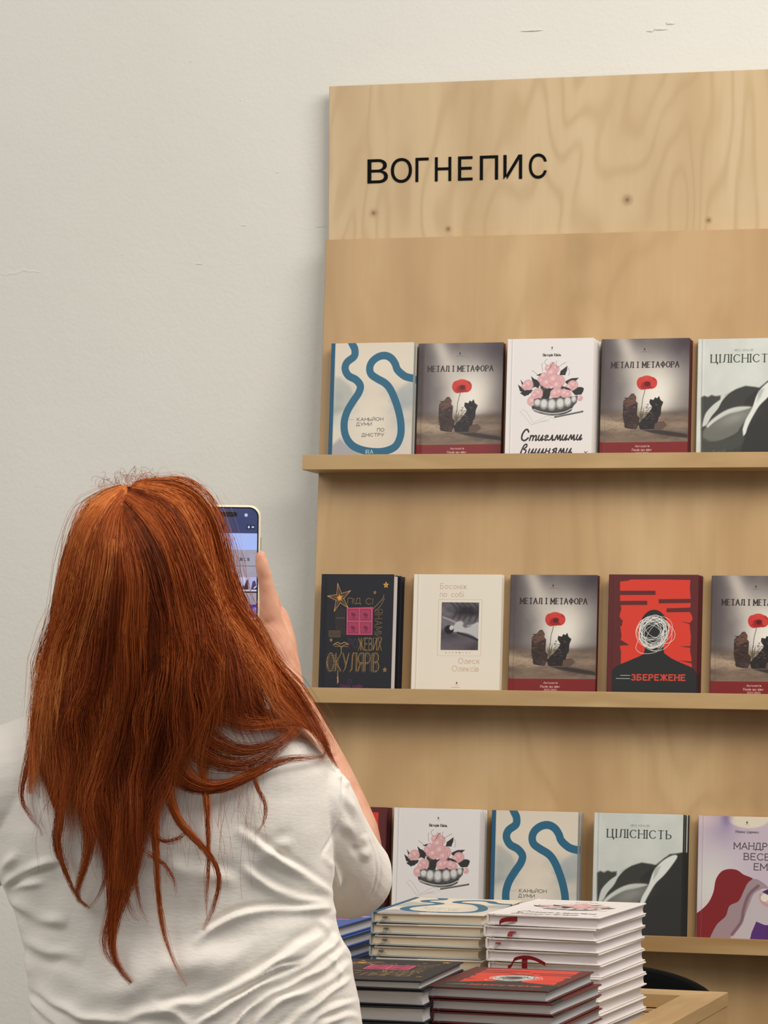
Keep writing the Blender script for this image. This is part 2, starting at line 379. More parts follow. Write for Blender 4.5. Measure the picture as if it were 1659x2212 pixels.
def text(A, s_, x, y, hgt, wd, col, total=None, serif=0.0, gap=.24, a=1.0, rot=0.0, outline=None, soft=.2, thin=None):
    ws = [(.4 if c == ' ' else G[c][0]) for c in s_]; L = sum(ws)+gap*(len(s_)-1)
    sx = hgt if total is None else total/L
    cx = 0.0; cr, sr = math.cos(rot), math.sin(rot)
    T = lambda px, py: (x+px*cr-py*sr, y+px*sr+py*cr)
    for c, w in zip(s_, ws):
        if c != ' ':
            for q in G[c][1]:
                pts = [T((cx+px)*sx, py*hgt) for px, py in q]
                if outline: A.stroke(pts, wd+outline[1], outline[0], a, soft)
            for q in G[c][1]:
                pts = [T((cx+px)*sx, py*hgt) for px, py in q]
                if thin:
                    for p_, q_ in zip(pts[:-1], pts[1:]):
                        vert = abs(q_[1]-p_[1])/(math.hypot(q_[0]-p_[0], q_[1]-p_[1])+1e-6)
                        A.stroke([p_, q_], thin+(wd-thin)*vert**2, col, a, soft)
                else: A.stroke(pts, wd, col, a, soft)
                if serif:
                    for (px, py), (ox, oy) in ((q[0], q[1]), (q[-1], q[-2])):
                        if abs(px-ox) < .3*abs(py-oy) and (abs(py) < .01 or abs(py-1) < .01):
                            A.stroke([T((cx+px)*sx-serif, py*hgt), T((cx+px)*sx+serif, py*hgt)], thin or wd*.7, col, a, soft)
        cx += w+gap
def smooth(pts, n=8):
    P = [pts[0]]+list(pts)+[pts[-1]]; out = []
    for i in range(1, len(P)-2):
        p0, p1, p2, p3 = map(np.array, P[i-1:i+3])
        for k in range(n):
            t = k/n; out.append(tuple(.5*((2*p1)+(-p0+p2)*t+(2*p0-5*p1+4*p2-p3)*t*t+(-p0+3*p1-3*p2+p3)*t**3)))
    out.append(tuple(P[-2])); return out
def emblem(A, x, y, col, a=.9, s=1.0):
    A.poly([(x, y-2.6*s), (x+1.5*s, y), (x, y+2.2*s), (x-1.5*s, y)], col, a)
    A.stroke([(x-3*s, y+3.4*s), (x+3*s, y+3.4*s)], .4*s, col, a*.6)
def mp(ox, oy, kx, ky, skew=.035):
    return lambda pts: [((X-ox+(Y-oy)*skew)/kx, (Y-oy)/ky) for X, Y in pts]

def art_river():
    A = Art(bg=(218, 206, 188)); T = mp(240, 133, 4.03, 4.16)
    A.cloud((150, 158, 158), .75, 40, 3, np.clip((A.Y-58)/30, 0, 1)*np.clip((150-A.Y)/60+.35, 0, 1)*np.clip(np.abs(A.X-75)/45, .15, 1), 1.6)
    A.poly(T([(262, 365), (300, 370), (370, 430), (420, 560), (330, 600), (262, 610)]), (158, 164, 160), .6, 6)
    A.poly(T([(825, 390), (780, 410), (700, 470), (640, 540), (720, 600), (825, 560)]), (158, 166, 168), .6, 7)
    A.poly(T([(250, 640), (330, 600), (470, 620), (560, 700), (500, 860), (260, 900)]), (214, 208, 194), .7, 10)
    A.glow(72, 130, 32, 40, (228, 216, 196), .85); A.glow(80, 40, 60, 30, (232, 219, 196), .5)
    A.poly([(6, 170), (20, 158), (36, 172), (60, 186), (60, 200), (6, 200)], (150, 148, 156), .75, 6)
    A.glow(128, 165, 20, 40, (200, 196, 190), .6)
    r = smooth(T([(372, 110), (392, 150), (405, 180), (400, 225), (350, 265), (335, 310), (358, 358), (412, 388), (443, 430), (430, 480), (385, 545), (345, 615), (327, 690), (336, 770), (378, 835), (450, 872), (540, 887), (620, 882), (690, 850), (725, 780), (729, 700), (716, 620), (692, 540), (658, 462), (620, 415), (560, 380), (520, 350), (510, 308), (527, 265), (570, 232), (620, 223), (662, 242), (690, 280), (705, 320), (740, 355), (780, 376), (870, 392)]))
    A.stroke(r, 12.6, (44, 100, 128), 1, .3)
    c = (92, 92, 88)
    text(A, 'КАНЬЙОН', 49, 124.5, 5, .85, c, 46); text(A, 'ДУМИ', 48, 132.5, 5, .85, c, 27)
    text(A, 'ПО', 85, 142.5, 5, .85, c, 12); text(A, 'ДНІСТРУ', 58, 150.5, 5, .85, c, 39)
    A.stroke([(33, 127), (39, 127.6), (44, 126.6)], .5, (120, 150, 160))
    text(A, 'IRA', 66, 178, 6.4, .9, (190, 210, 212), 13)
    A.poly([(0, 0), (6.6, 0), (6.6, 200), (0, 200)], (38, 88, 118)); return A
def art_poppy():
    A = Art(bg=(122, 114, 110)); T = mp(858, 125, 4.1, 4.16, .03)
    A.cloud((76, 68, 72), .7, 45, 5); A.glow(92, 84, 54, 60, (222, 214, 200), 1, 2.4); A.glow(84, 96, 26, 30, (244, 238, 226), .7, 2); A.glow(42, 18, 15, 70, (206, 196, 184), .85, 2, -.45); A.glow(14, 70, 14, 70, (88, 78, 80), .7); A.glow(140, 5, 40, 26, (62, 52, 58), .9)
    A.glow(0, 45, 12, 70, (78, 70, 72), .8); A.glow(145, 110, 22, 40, (120, 112, 106), .5)
    g = np.clip((A.Y-117)/6, 0, 1).astype(np.float32); A.blend(g*.95, (142, 122, 102)); A.glow(30, 135, 60, 12, (190, 168, 140), .7); A.glow(70, 163, 80, 8, (120, 100, 84), .8)
    A.cloud((88, 74, 64), .8, 14, 8, g, 2.6)
    A.glow(0, 120, 40, 8, (84, 72, 68), .7); A.glow(145, 120, 40, 7, (92, 80, 74), .7)
    for k in range(34):
        x, y = RNG.uniform(8, 140), RNG.uniform(124, 164); A.stroke([(x, y), (x+RNG.uniform(-9, 9), y+RNG.uniform(-1, 3)), (x+RNG.uniform(-14, 14), y+RNG.uniform(1, 5))], .4, (74, 62, 54), .6)
    A.poly(T([(1120, 740), (1240, 742), (1430, 775), (1430, 800), (1300, 782), (1180, 760)]), (50, 42, 40), .85, 2)
    L = T([(995, 640), (1000, 545), (1035, 520), (1055, 497), (1072, 495), (1088, 520), (1084, 545), (1097, 560), (1092, 640), (1110, 660), (1105, 700), (1085, 738), (1010, 727)])
    R = T([(1112, 738), (1100, 700), (1130, 665), (1152, 650), (1180, 612), (1196, 590), (1176, 560), (1180, 535), (1205, 540), (1215, 522), (1228, 530), (1242, 514), (1250, 540), (1270, 556), (1256, 590), (1252, 640), (1238, 660), (1228, 700), (1222, 738)])
    A.poly(L, (62, 46, 42), 1, .6); A.poly(T([(1002, 560), (1035, 520), (1070, 497), (1088, 522), (1082, 560), (1020, 590)]), (104, 74, 62), .9, 1.2)
    A.poly(R, (42, 36, 36), 1, .6); A.poly(T([(1205, 735), (1212, 700), (1240, 686), (1272, 684), (1294, 712), (1260, 742), (1236, 740)]), (98, 76, 66), 1, .6)
    for k in range(60):
        x, y = RNG.uniform(36, 57), RNG.uniform(96, 146); A.stroke([(x, y), (x+RNG.uniform(2, 6), y+RNG.uniform(-2, 2))], RNG.uniform(.5, 1.3), ((140, 104, 88) if y < 115 else (112, 92, 84)) if k % 3 == 0 else (20, 16, 16), .55)
        y = RNG.uniform(104, 146); x = 76+(146-y)*.22+RNG.uniform(-9, 8); A.stroke([(x, y), (x+RNG.uniform(2, 5), y+RNG.uniform(-2, 2))], RNG.uniform(.5, 1.2), (120, 106, 98) if k % 4 == 0 else (14, 12, 12), .55)
    A.poly(T([(1100, 590), (1112, 640), (1120, 585), (1125, 640), (1140, 585), (1134, 650), (1115, 690)]), (84, 84, 66), .9, .8)
    A.stroke(smooth(T([(1150, 462), (1140, 500), (1130, 540), (1124, 600)])), .9, (78, 66, 56))
    for cx, cy, rx, ry, c, ro in ((1128, 428, 8.6, 10.4, (186, 42, 38), -.3), (1190, 425, 9.6, 9.6, (178, 36, 34), .4), (1160, 400, 10.5, 6, (206, 60, 50), 0), (1160, 440, 10, 6.4, (160, 30, 30), 0), (1112, 420, 4, 7, (200, 56, 48), 0), (1206, 432, 5, 6, (204, 64, 54), 0)):
        p = T([(cx, cy)])[0]; A.ell(p[0], p[1], rx, ry, c, .95, ro, 1.0)
    p = T([(1163, 432)])[0]; A.ell(p[0], p[1], 4.6, 3.8, (82, 22, 24), .9, 0, 1.5)
    c = (44, 36, 36); text(A, 'МЕТАЛ І МЕТАФОРА', 17, 38, 9, 1.75, c, 111, 1.5, .34, 1, 0, None, .2, .95); emblem(A, 71, 17.5, (60, 44, 46)); A.stroke([(64, 22), (79, 22)], .4, (100, 90, 90), .7)
    A.poly([(0, 168), (146, 168), (146, 201), (0, 201)], (124, 36, 36), 1, .3)
    w = (222, 200, 190); text(A, 'Антологія', 59, 172.6, 3.4, .55, w, 23); text(A, 'Поезія про війну', 54, 178.6, 3.4, .55, w, 32); text(A, '2022-2023', 60, 184.4, 3.4, .55, w, 21)
    A.stroke([(8, 0), (8, 200)], .7, (60, 50, 50), .35, .8); return A
def art_bowl():
    A = Art(bg=(228, 222, 218)); T = mp(47, 103, 3.69, 3.71)
    emblem(A, 75, 15.5, (90, 70, 66)); text(A, 'Вікторія Ківіль', 60, 25, 4, .8, (60, 56, 54), 30)
    ink = (48, 48, 46)
    for q in ([(125, 350), (150, 385), (160, 410), (138, 405)], [(108, 380), (145, 408), (150, 430), (120, 420)], [(190, 330), (215, 352), (236, 380), (236, 405), (205, 390)], [(368, 325), (372, 302), (415, 272), (412, 300), (396, 326)],
              [(404, 362), (440, 346), (486, 344), (460, 366), (430, 388), (408, 378)], [(120, 432), (150, 415), (200, 412), (190, 430), (150, 452)], [(248, 474), (262, 425), (300, 402), (316, 410), (300, 468)], [(440, 425), (470, 400), (500, 400), (516, 412), (500, 445), (460, 448)], [(222, 326), (250, 314), (288, 320), (250, 330)], [(380, 395), (440, 410), (420, 425), (380, 410)]):
        A.poly(T(q), ink, 1, .4)
    for k_ in range(26):
        a_ = RNG.uniform(0, 6.28); x_, y_ = 315+150*math.cos(a_)*RNG.uniform(.3, 1), 390+60*math.sin(a_)*RNG.uniform(.2, 1)
        A.poly(T([(x_, y_), (x_+RNG.uniform(14, 40), y_-RNG.uniform(6, 26)), (x_+RNG.uniform(30, 50), y_+RNG.uniform(0, 18)), (x_+10, y_+RNG.uniform(8, 22))]), ink, .9, .5)
    for cx, cy, r in ((322, 262, 16), (298, 284, 22), (340, 290, 26), (318, 312, 34), (172, 384, 34), (150, 392, 20), (262, 355, 34), (290, 372, 36), (360, 362, 40), (330, 352, 36), (350, 388, 30), (447, 390, 34), (425, 402, 24), (232, 436, 34), (212, 450, 24), (340, 437, 34), (366, 430, 24), (196, 482, 32), (400, 436, 32), (418, 446, 22), (490, 468, 18), (270, 332, 24)):
        p = T([(cx, cy)])[0]; A.ell(p[0], p[1], r/3.7, r/3.8, (196, 142, 144), .75, 0, 1.2); A.ell(p[0]-.3, p[1]-.4, r/4.2, r/4.4, (222, 172, 172), .95, 0, 2.2); A.ell(p[0]-1.5, p[1]-1.8, r/11, r/13, (240, 208, 206), .6, 0, 1.2)
        A.stroke(smooth([(p[0]-r/8, p[1]+r/9), (p[0]+r/16, p[1]+r/12), (p[0]+r/8, p[1]-r/10)]), .5, (170, 112, 116), .7)
    for q in ([(262, 476), (262, 430), (284, 408), (314, 408), (304, 440), (296, 468)], [(224, 352), (244, 372), (238, 398), (212, 380), (196, 342)], [(382, 392), (420, 404), (440, 420), (402, 412)], [(366, 326), (374, 300), (416, 270), (402, 326)], [(446, 424), (480, 402), (512, 404), (510, 430), (470, 450)], [(128, 432), (165, 414), (196, 418), (170, 446)], [(296, 408), (330, 404), (306, 424)]): A.poly(T(q), ink, 1, .4)
    A.poly(T([(206, 470), (240, 462), (262, 476), (330, 462), (400, 462), (476, 452), (470, 492), (446, 518), (438, 540), (392, 560), (320, 566), (250, 554), (196, 532), (192, 512), (206, 508)]), (78, 76, 74), 1, .8)
    for cx, cy, rx, ry in ((228, 492, 26, 24), (268, 500, 28, 34), (316, 504, 30, 38), (368, 498, 30, 36), (414, 488, 26, 32), (452, 474, 18, 22)):
        p = T([(cx, cy)])[0]; A.ell(p[0], p[1], rx/3.9, ry/3.9, (150, 148, 144), 1, 0, 1.5); A.ell(p[0], p[1]-1, rx/5.6, ry/5.4, (214, 211, 206), 1, 0, 2.2)
    A.stroke(smooth(T([(194, 516), (240, 538), (320, 550), (392, 542), (444, 518)])), 1.6, (44, 42, 42)); A.stroke(smooth(T([(205, 530), (250, 546), (320, 557), (392, 549), (438, 529)])), 1.8, (186, 182, 178)); A.stroke(smooth(T([(205, 540), (250, 556), (320, 568), (392, 560), (436, 542)])), 1.0, (60, 58, 56))
    for q in ([(262, 300), (258, 262), (264, 250)], [(290, 270), (275, 245), (292, 228)], [(300, 296), (318, 262), (336, 246)], [(355, 280), (382, 262), (406, 250)], [(240, 330), (210, 305), (196, 296)], [(420, 330), (428, 305), (420, 282)], [(330, 250), (318, 258), (312, 280)], [(350, 240), (345, 262), (352, 280)]):
        A.stroke(smooth(T(q)), .45, (80, 70, 68), .9)
    A.stroke(T([(335, 579), (505, 548)]), 2.9, (86, 88, 88)); A.stroke(T([(345, 574), (500, 545)]), .7, (160, 160, 160))
    for q in ([(118, 540), (190, 625), (300, 590)], [(130, 530), (160, 545), (200, 610)], [(200, 615), (290, 570), (330, 590)], [(240, 606), (300, 604)]): A.stroke(T(q), .45, (150, 146, 142), .8)
    ci = (52, 44, 44)
    def hum(x, y, w, h, n, up=False):      # joined humps of a brush script
        pts = []
        for k in range(n):
            x0 = x+k*w
            pts += ([(x0, y-h), (x0-.15*w, y-.25*h), (x0+.25*w, y), (x0+.75*w, y-.4*h), (x0+w, y-h)] if up else [(x0-.1*w, y), (x0+.1*w, y-.6*h), (x0+.5*w, y-h), (x0+.8*w, y-.7*h), (x0+.75*w, y)])
        return pts
    S = lambda q, w=2.3: A.stroke(smooth([(x_+(166-y_)*.16, y_) for x_, y_ in q], 6), w, ci, 1, .3)
    y = 166
    S([(37, 152), (34, 148), (30, 150), (27, 157), (28, 164), (33, 166), (38, 162)], 2.7)
    S([(42, 158), (41, 166)]); S([(41.5, 161), (45, 158), (46.5, 160), (46, 166)]); S([(46.5, 161), (50, 158), (51.5, 160), (51, 166), (53, 165)])          # т
    S([(56, 158), (55, 164), (58, 166), (61, 160)]); S([(62, 158), (61, 166), (64, 164)])                                                                  # и
    S([(66, 160), (69, 158), (71, 160), (67, 163), (67, 166), (71, 165)])                                                                                      # г
    S([(73, 166), (76, 164), (78, 158), (79, 166), (81, 165)])                                                                                                 # л
    S([(83, 166), (86, 158), (88, 165), (91, 158), (92, 166), (94, 165)])                                                                                      # м
    S([(96, 158), (95, 164), (98, 166), (101, 160)]); S([(102, 158), (101, 166), (104, 164)])                                                                # и
    S([(106, 166), (109, 158), (111, 165), (114, 158), (115, 166), (117, 165)]); S([(120, 158), (119, 164), (122, 166), (125, 160)]); S([(126, 158), (125, 166), (128, 164)])
    y = 188
    S([(30, 186), (33, 175), (37, 172), (38, 176), (34, 180), (38, 182), (37, 187), (32, 188), (30, 185)])
    S([(44, 180), (43, 186), (46, 188), (49, 182)]); S([(50, 180), (49, 188), (52, 186)])
    S([(55, 180), (54, 186), (57, 188), (60, 182)]); S([(61, 180), (60, 186), (63, 188), (66, 182)]); S([(67, 180), (66, 188), (69, 186)])
    S([(72, 180), (71, 188)]); S([(71.5, 184), (77, 183.5)], 1.8); S([(78, 180), (77, 188), (79, 187)])
    S([(82, 188), (86, 184), (83, 182), (86, 180), (89, 180), (88, 188), (90, 187)])
    S([(93, 188), (96, 180), (98, 187), (101, 180), (102, 188), (104, 187)]); S([(107, 180), (106, 186), (109, 188), (112, 182)]); S([(113, 180), (112, 188), (115, 186)])
    S([(52, 196), (60, 194), (70, 197)], 1.5); A.stroke([(133, 185), (135, 188), (138, 185)], 1.2, (120, 110, 30)); A.stroke([(135, 186), (135, 192)], .9, (40, 40, 30))
    A.stroke([(8, 0), (8, 200)], .8, (176, 170, 166), .7, .8); return A
def art_body():
    A = Art(bg=(214, 217, 208)); T = mp(303, 140, 4.85, 4.95, .02)
    A.cloud((200, 203, 194), .6, 30, 13)
    A.poly(T([(326, 610), (350, 595), (380, 606), (410, 590), (440, 600), (480, 595), (480, 640), (420, 700), (326, 860)]), (64, 66, 60), 1, 3)
    A.poly(T([(470, 660), (520, 590), (600, 545), (680, 520), (760, 530), (800, 540), (860, 480), (940, 455), (1010, 430), (1010, 1150), (326, 1150), (326, 860)]), (58, 59, 54), 1, 2.5)
    A.poly(T([(670, 640), (760, 560), (900, 450), (1010, 435), (1010, 1150), (640, 1150)]), (46, 47, 44), .95, 3)
    A.poly(smooth(T([(335, 832), (360, 740), (420, 670), (480, 625), (520, 590), (600, 540), (640, 525), (560, 570), (500, 630), (460, 700), (410, 760), (375, 820), (345, 842)]), 5), (206, 208, 200), 1, 2)
    A.poly(smooth(T([(365, 842), (420, 780), (520, 715), (620, 685), (730, 690), (700, 760), (640, 850), (600, 900), (460, 960), (350, 960), (340, 880)]), 5), (110, 110, 102), 1, 3)
    A.poly(smooth(T([(365, 838), (420, 780), (520, 715), (620, 686), (725, 690), (640, 720), (540, 745), (440, 800), (380, 850)]), 5), (214, 216, 208), 1, 2.6)
    A.glow(62, 128, 26, 10, (150, 150, 142), .8, 2, -.35); A.poly(smooth(T([(340, 930), (420, 960), (560, 930), (660, 870), (640, 1000), (400, 1060), (330, 1040)]), 5), (70, 72, 66), .9, 4)
    A.poly(smooth(T([(655, 866), (680, 790), (730, 700), (765, 600), (800, 545), (860, 490), (930, 455), (960, 470), (900, 560), (850, 620), (790, 680), (740, 760), (700, 840), (680, 900), (660, 920)]), 5), (226, 228, 220), 1, 2)
    A.poly(T([(780, 560), (830, 540), (800, 610), (770, 650)]), (160, 160, 152), .6, 3)
    for k in range(20):
        x = RNG.uniform(6, 60); A.stroke(smooth([(x, 198), (x+RNG.uniform(-4, 6), 188), (x+RNG.uniform(0, 14), 178+RNG.uniform(0, 8))]), .5, (150, 150, 140), .5)
    A.blend((RNG.random(A.X.shape)*.05).astype(np.float32), (40, 40, 36))
    c = (56, 62, 54); text(A, 'ЦІЛІСНІСТЬ', 22, 26, 12.5, 1.9, c, 104, 1.6, .34, 1, 0, None, .2, .9); text(A, 'ЯРО КРАЛЯ', 60, 17.5, 3.4, .45, (130, 132, 126), 30)
    A.stroke([(7, 0), (7, 200)], .8, (130, 130, 126), .5, .8); return A
def art_night():
    A = Art(bg=(26, 26, 34)); T = mp(122, 150, 3.99, 4.78, .045); g = (176, 136, 70); gd = (126, 98, 58)
    def star(cx, cy, r1, r2, rot, col, w):
        P = []
        for k in range(11): a = rot+k*math.pi/5; r = r1 if k % 2 == 0 else r2; P.append((cx+r*math.sin(a), cy-r*math.cos(a)))
        A.stroke(P, w, col)
        for k in range(0, 10, 2): A.stroke([(cx, cy), P[k]], w*.8, col, .8)
    c = T([(262, 340)])[0]; A.glow(c[0], c[1], 7, 6, (214, 150, 60), .8); star(c[0], c[1], 25, 8, -.2, (206, 150, 82), 1.0); A.ell(c[0], c[1], 4, 4, (222, 150, 62), .9)
    c = T([(635, 235)])[0]; star(c[0], c[1], 5, 2, 0, (220, 160, 70), 1.2); c = T([(545, 295)])[0]; star(c[0], c[1], 3, 1.2, 0, g, .6); c = T([(615, 908)])[0]; star(c[0], c[1], 4, 1.6, 0, g, .8); c = T([(188, 676)])[0]; star(c[0], c[1], 3, 1.2, 0, g, .7)
    o = ((150, 116, 62), 1.5); bg = (30, 28, 32)
    text(A, 'ПІД', 54, 40, 9, .7, g, 26); text(A, 'СІ', 90, 40, 10, .7, g, 14)
    A.stroke(smooth([(104, 58), (116, 48), (124, 40), (126, 34)]), .9, g); A.stroke(smooth([(108, 62), (120, 52), (127, 40)]), .8, g)
    text(A, 'ЯНАМИ', 124, 58, 15, .9, gd, 48, 0, .3, 1, math.pi/2)
    P = T([(318, 418), (528, 410), (520, 632), (312, 632)]); A.poly(P, (190, 74, 104), 1, .4)
    for (cx, cy) in ((370, 472), (468, 472), (366, 576), (468, 576)):
        q = T([(cx-40, cy-42), (cx+40, cy-42), (cx+40, cy+42), (cx-40, cy+42)]); A.poly(q, (160, 54, 88), .9); A.stroke(q+[q[0]], .8, (88, 26, 48))
        p = T([(cx, cy)])[0]; A.ell(p[0], p[1], 5, 3, (110, 34, 60), .9, .3); A.stroke([(p[0]-5, p[1]+5), (p[0]+5, p[1]+5)], .7, (88, 26, 48)); A.stroke([(p[0], p[1]), (p[0]+1, p[1]+7)], .7, (88, 26, 48))
    for k in range(6): A.stroke(smooth(T([(232+k*14, 420+6*(k % 3)), (228+k*13, 520), (240+k*12, 640-12*(k % 2))])), .8, (84, 66, 48), .9)
    A.stroke(T([(232, 500), (300, 500)]), .8, gd); P = T([(172, 602), (262, 602), (262, 650), (172, 650)]); A.poly(P, (60, 48, 40)); A.stroke(P+[P[0]], .7, gd)
    for k in range(3): A.stroke(T([(180, 614+k*13), (254, 614+k*13)]), .6, gd)
    A.stroke(smooth(T([(215, 705), (250, 715), (268, 735), (268, 780)])), 1, g); A.stroke(smooth(T([(325, 705), (290, 715), (272, 735), (270, 780)])), 1, g); A.stroke(smooth(T([(205, 715), (240, 694), (268, 705), (296, 692), (330, 712)])), 1.1, (200, 160, 96))
    A.stroke(T([(215, 725), (322, 725)]), .9, g)
    text(A, 'РО', 58, 108, 15, 1.1, (78, 50, 72), 18); text(A, 'ЖЕВИХ', 78, 106, 20, 1.0, g, 46, 0, .22, .95)
    text(A, 'ЖЕВИХ', 77, 107.5, 20, .7, gd, 48, 0, .22, .8)
    text(A, 'ОКУЛЯРІВ', 16, 131, 30, 1.0, g, 104, 0, .2); text(A, 'ОКУЛЯРІВ', 14.5, 133, 30, .8, gd, 104, 0, .2, .9); text(A, 'ОКУЛЯРІВ', 17.5, 135, 26, .7, gd, 98, 0, .26, .8)
    for r in (3, 6, 9, 12): A.ell(27, 148, r, r*1.2, gd, 0); A.stroke(arc(27, 148, r, r*1.1, 0, 360, 20), .8, gd)
    A.stroke(smooth([(38, 165), (40, 180), (37, 172)]), 1.1, g); A.stroke([(38, 160), (38, 182)], 1.2, g)
    text(A, 'ПАША НАЙМ', 44, 184, 5, .9, (110, 42, 100), 44); A.stroke(arc(62, 178, 4, 3, 0, 360, 10), .8, (90, 40, 84)); return A
def art_barefoot():
    A = Art(bg=(229, 220, 203)); T = mp(850, 150, 4.85, 4.86, .035); c = (196, 164, 142)
    text(A, 'Босоніж', 44, 15, 8.6, .9, c, 43, .7); text(A, 'по собі', 44, 28, 8.6, .9, c, 38, .7)
    F = [(42, 41), (113, 41), (113, 132.5), (42, 132.5)]; A.stroke(F+[F[0]], .5, (206, 172, 156))
    sub = Art(bg=(84, 78, 84)); sub.cloud((40, 36, 40), .9, 16, 4, None, 1.8); sub.cloud((150, 144, 148), .5, 20, 9, None, 2.4)
    sub.glow(75, 112, 40, 14, (96, 90, 96), .8)
    P = [(47, 45.5), (108.5, 45.5), (108.5, 123.5), (47, 123.5)]
    for q in ([(50, 70), (66, 76), (84, 84), (108, 80)],): sub.stroke(smooth(q), 2.2, (176, 172, 176), .9, 2)
    for k in range(5): sub.stroke(smooth([(60+k*9, 44), (72+k*9, 58), (66+k*9, 72+k)]), 2.4, (50, 46, 52), .7, 3)
    sub.poly(smooth([(66, 86), (72, 78), (80, 76), (84, 80), (92, 86), (108, 78), (110, 104), (100, 100), (90, 96), (78, 94), (68, 94)], 5), (190, 186, 186), .95, 1.6)
    sub.ell(60, 90, 7.5, 7, (30, 26, 30), .95, 0, 2); sub.ell(64, 87, 3.4, 4, (206, 202, 200), .95, .4, 1); sub.ell(86, 84, 4, 2.5, (90, 84, 86), .8, .6, 2)
    sub.stroke(smooth([(74, 95), (90, 100), (108, 107)]), 2.4, (26, 24, 28), .8, 2)
    m = np.zeros(A.X.shape, np.float32); m[(A.X > 47) & (A.X < 108.5) & (A.Y > 45.5) & (A.Y < 123.5)] = 1; A.c = A.c*(1-m[..., None])+sub.c*m[..., None]
    for k in range(8): A.ell(56+k*5.6, 127.5, .9 if k % 2 else 1.3, 1.1, (150, 120, 100) if k in (3, 4) else (200, 170, 150), .9)
    text(A, 'Олеся', 77, 136.5, 8.6, .9, c, 33, .7); text(A, 'Олексів', 67, 149, 8.6, .9, c, 43, .7); emblem(A, 75, 177, (110, 60, 62)); A.stroke([(66, 184), (80, 184)], .8, (180, 140, 130))
    A.stroke([(7.5, 0), (7.5, 200)], .9, (190, 182, 168), .7, .8); return A
def art_saved():
    A = Art(bg=(92, 34, 34)); T = mp(668, 120, 3.84, 3.86, .03); rd = (214, 58, 40); mr = (92, 34, 34)
    L = [(735, 165), (790, 158), (800, 152), (1000, 150), (1172, 153), (1168, 200), (1174, 290), (1166, 350), (1178, 370), (1184, 395), (1164, 420), (1172, 500), (1166, 590), (1174, 640), (1176, 690), (735, 690), (738, 600), (730, 560), (742, 500), (734, 440), (748, 410), (730, 380), (742, 330), (734, 300)]
    A.poly(T(L), rd, 1, .4)
    for q in ([(725, 222), (955, 220), (955, 246), (725, 248)], [(730, 285), (903, 282), (903, 308), (730, 310)], [(975, 272), (1185, 268), (1185, 294), (975, 298)], [(1024, 328), (1185, 322), (1185, 350), (1022, 352)],
              [(728, 520), (790, 556), (728, 562)], [(1180, 560), (1100, 562), (1180, 572)], [(1180, 420), (1110, 408), (1180, 430)], [(728, 400), (750, 402), (744, 440), (728, 440)], [(1180, 655), (1090, 648), (1180, 668)]): A.poly(T(q), mr, 1, .4)
    bk = (34, 36, 36)
    A.poly(T([(680, 880), (680, 722), (690, 700), (720, 680), (770, 660), (840, 630), (880, 610), (890, 560), (1000, 560), (1006, 605), (1050, 636), (1110, 664), (1160, 684), (1192, 705), (1205, 730), (1215, 880)]), bk, 1, .4)
    c = T([(942, 465)])[0]; A.ell(c[0], c[1], 23.5, 33, bk)
    w = (226, 222, 214); q = np.random.default_rng(5)
    for k in range(22):
        rx, ry = q.uniform(12, 27), q.uniform(10, 27); ox, oy = q.uniform(-6, 7), q.uniform(-6, 7); ro = q.uniform(-1, 1)
        e = [(c[0]+ox+rx*math.cos(a)*math.cos(ro)-ry*math.sin(a)*math.sin(ro), c[1]+2+oy+rx*math.cos(a)*math.sin(ro)+ry*math.sin(a)*math.cos(ro)) for a in np.linspace(0, 6.28, 26)]
        A.stroke(e, .75, w, .95)
    A.stroke(smooth([(98, 78), (108, 92), (106, 104), (94, 110), (80, 108)]), .75, w); A.stroke(smooth([(50, 104), (46, 118), (56, 126), (78, 124), (92, 112)]), .75, w)
    text(A, 'ЗБЕРЕЖЕНЕ', 40, 160, 8.6, 2.1, (214, 68, 50), 86, 1.4, .34); A.stroke([(22, 161.5), (37, 161.5)], 1.1, w, .8); A.stroke([(15, 166.5), (37, 166.5)], 1.1, w, .8)
    A.stroke([(8, 0), (8, 200)], .8, (60, 20, 20), .6, .8); return A
